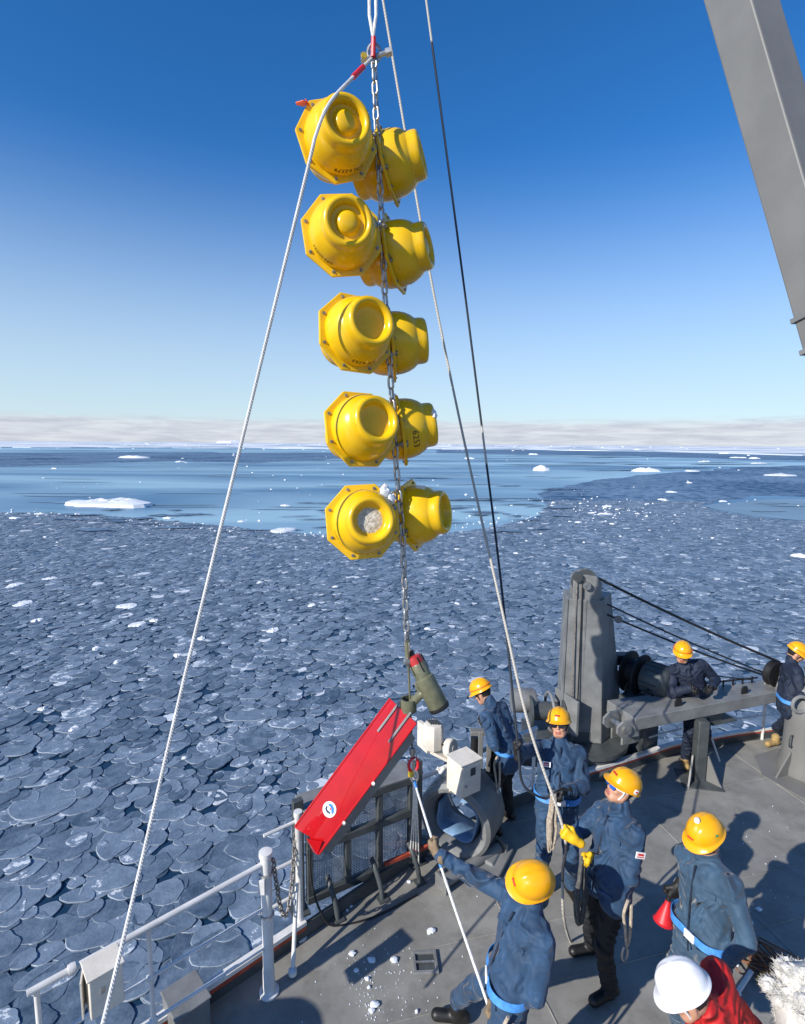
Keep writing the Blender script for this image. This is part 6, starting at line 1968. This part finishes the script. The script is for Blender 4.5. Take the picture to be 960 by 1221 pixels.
# red cone in his hand
rh = P(798, 1069, y=3.49)
cn = thing('red_cone', 'small red plastic cone held point up in a black glove', 'cone', rh - Vector((0.02, 0, .20)))
d_ = Vector((-.22, -.12, -1)).normalized()
mb = MB(); mb.lathe([(0, .03), (.018, .03), (.022, .06), (.030, .075), (.062, .175), (.070, .18), (.066, .19), (0, .185)], 20, rh, d_); mb.build('horn', MT['red_tape'], cn)
mb = MB(); mb.lathe([(0, -.05), (.014, -.05), (.014, .035), (0, .035)], 12, rh, d_); mb.build('grip', MT['black'], cn)
# 6 man in red with white helmet
p6_ = P(893, 1258, z=1.0)
person('man in red jacket and white helmet bending his head beside the white fleece', dict(
    pelvis=p6_, face=(-.85, .50), head=(819, 1184), look=(-.74, .22, -.52), jacket='redjk', trousers='navy_dark', helmet='helmet_white',
    foot_l=(p6_.x, p6_.y - .12, 165), foot_r=(p6_.x + .08, p6_.y + .12, 165), hand_l=dict(pos=p6_ + Vector((-.34, -.10, -.05)), y=(-.9, .2, -.1), x=(0, .3, 1), curl=.5, pole=(.4, -.7, -.6)),
    hand_r=dict(pos=p6_ + Vector((-.34, .12, -.08)), y=(-.9, .2, -.1), x=(0, .3, 1), curl=.5, pole=(.4, .7, -.6)), hstyle={'wstrap': 1}, belt=False))
# 7 man behind the crane beam
p7_ = P(828, 829, z=.92)
person('man in dark navy jacket with striped helmet working behind the crane beam', dict(
    pelvis=p7_, face=(-.20, -1), head=(814, 779), look=(-.40, -.85, -.16), jacket='navy_dark', trousers='navy_dark', boots='boot_tan', belt=False,
    foot_l=(p7_.x + .07, p7_.y - .12, -85), foot_r=(p7_.x - .09, p7_.y - .06, -110), hand_l=dict(pos=p7_ + Vector((-.02, -.32, .22)), y=(-.9, -.3, 0), x=(0, -.3, 1), curl=.6, pole=(.8, .3, -.6)),
    hand_r=dict(pos=p7_ + Vector((-.16, -.32, .20)), y=(.2, -.9, -.1), x=(-.5, 0, 1), curl=.6, pole=(-.8, .3, -.6)), hstyle={'stripe': 1}))
# 8 man at the far right
p8_ = P(940, 838, z=.86)
person('man in dark navy suit bending beside the machinery pedestal at the stern rail', dict(
    pelvis=p8_, face=(.92, -.30), head=(950, 772), look=(.75, -.40, -.5), jacket='navy_dark', trousers='navy_dark', boots='boot_tan',
    foot_l=(p8_.x + .12, p8_.y + .1, -10), foot_r=ft(922, 880, 200), hand_l=dict(pos=p8_ + Vector((.36, -.1, .12)), y=(.9, -.2, -.2), x=(0, -.3, 1), curl=.6, pole=(0, .5, -.8)),
    hand_r=dict(pos=p8_ + Vector((.32, -.3, .12)), y=(.9, -.2, -.2), x=(0, .3, 1), curl=.6, pole=(0, -.5, -.8)), hstyle={'stripe': 1}))
for nm in ('GL', 'GR', 'FC', 'TB', 'f0', 'f1', 'PB', 'QB', 'H4R', 'H4L', 'H3L', 'H3R', 'H2R', 'RB', 'RD', 'S2'): print(nm, [round(x, 2) for x in globals()[nm]])
print('edge', [(round(a, 2), round(b, 2)) for a, b in EDGE])
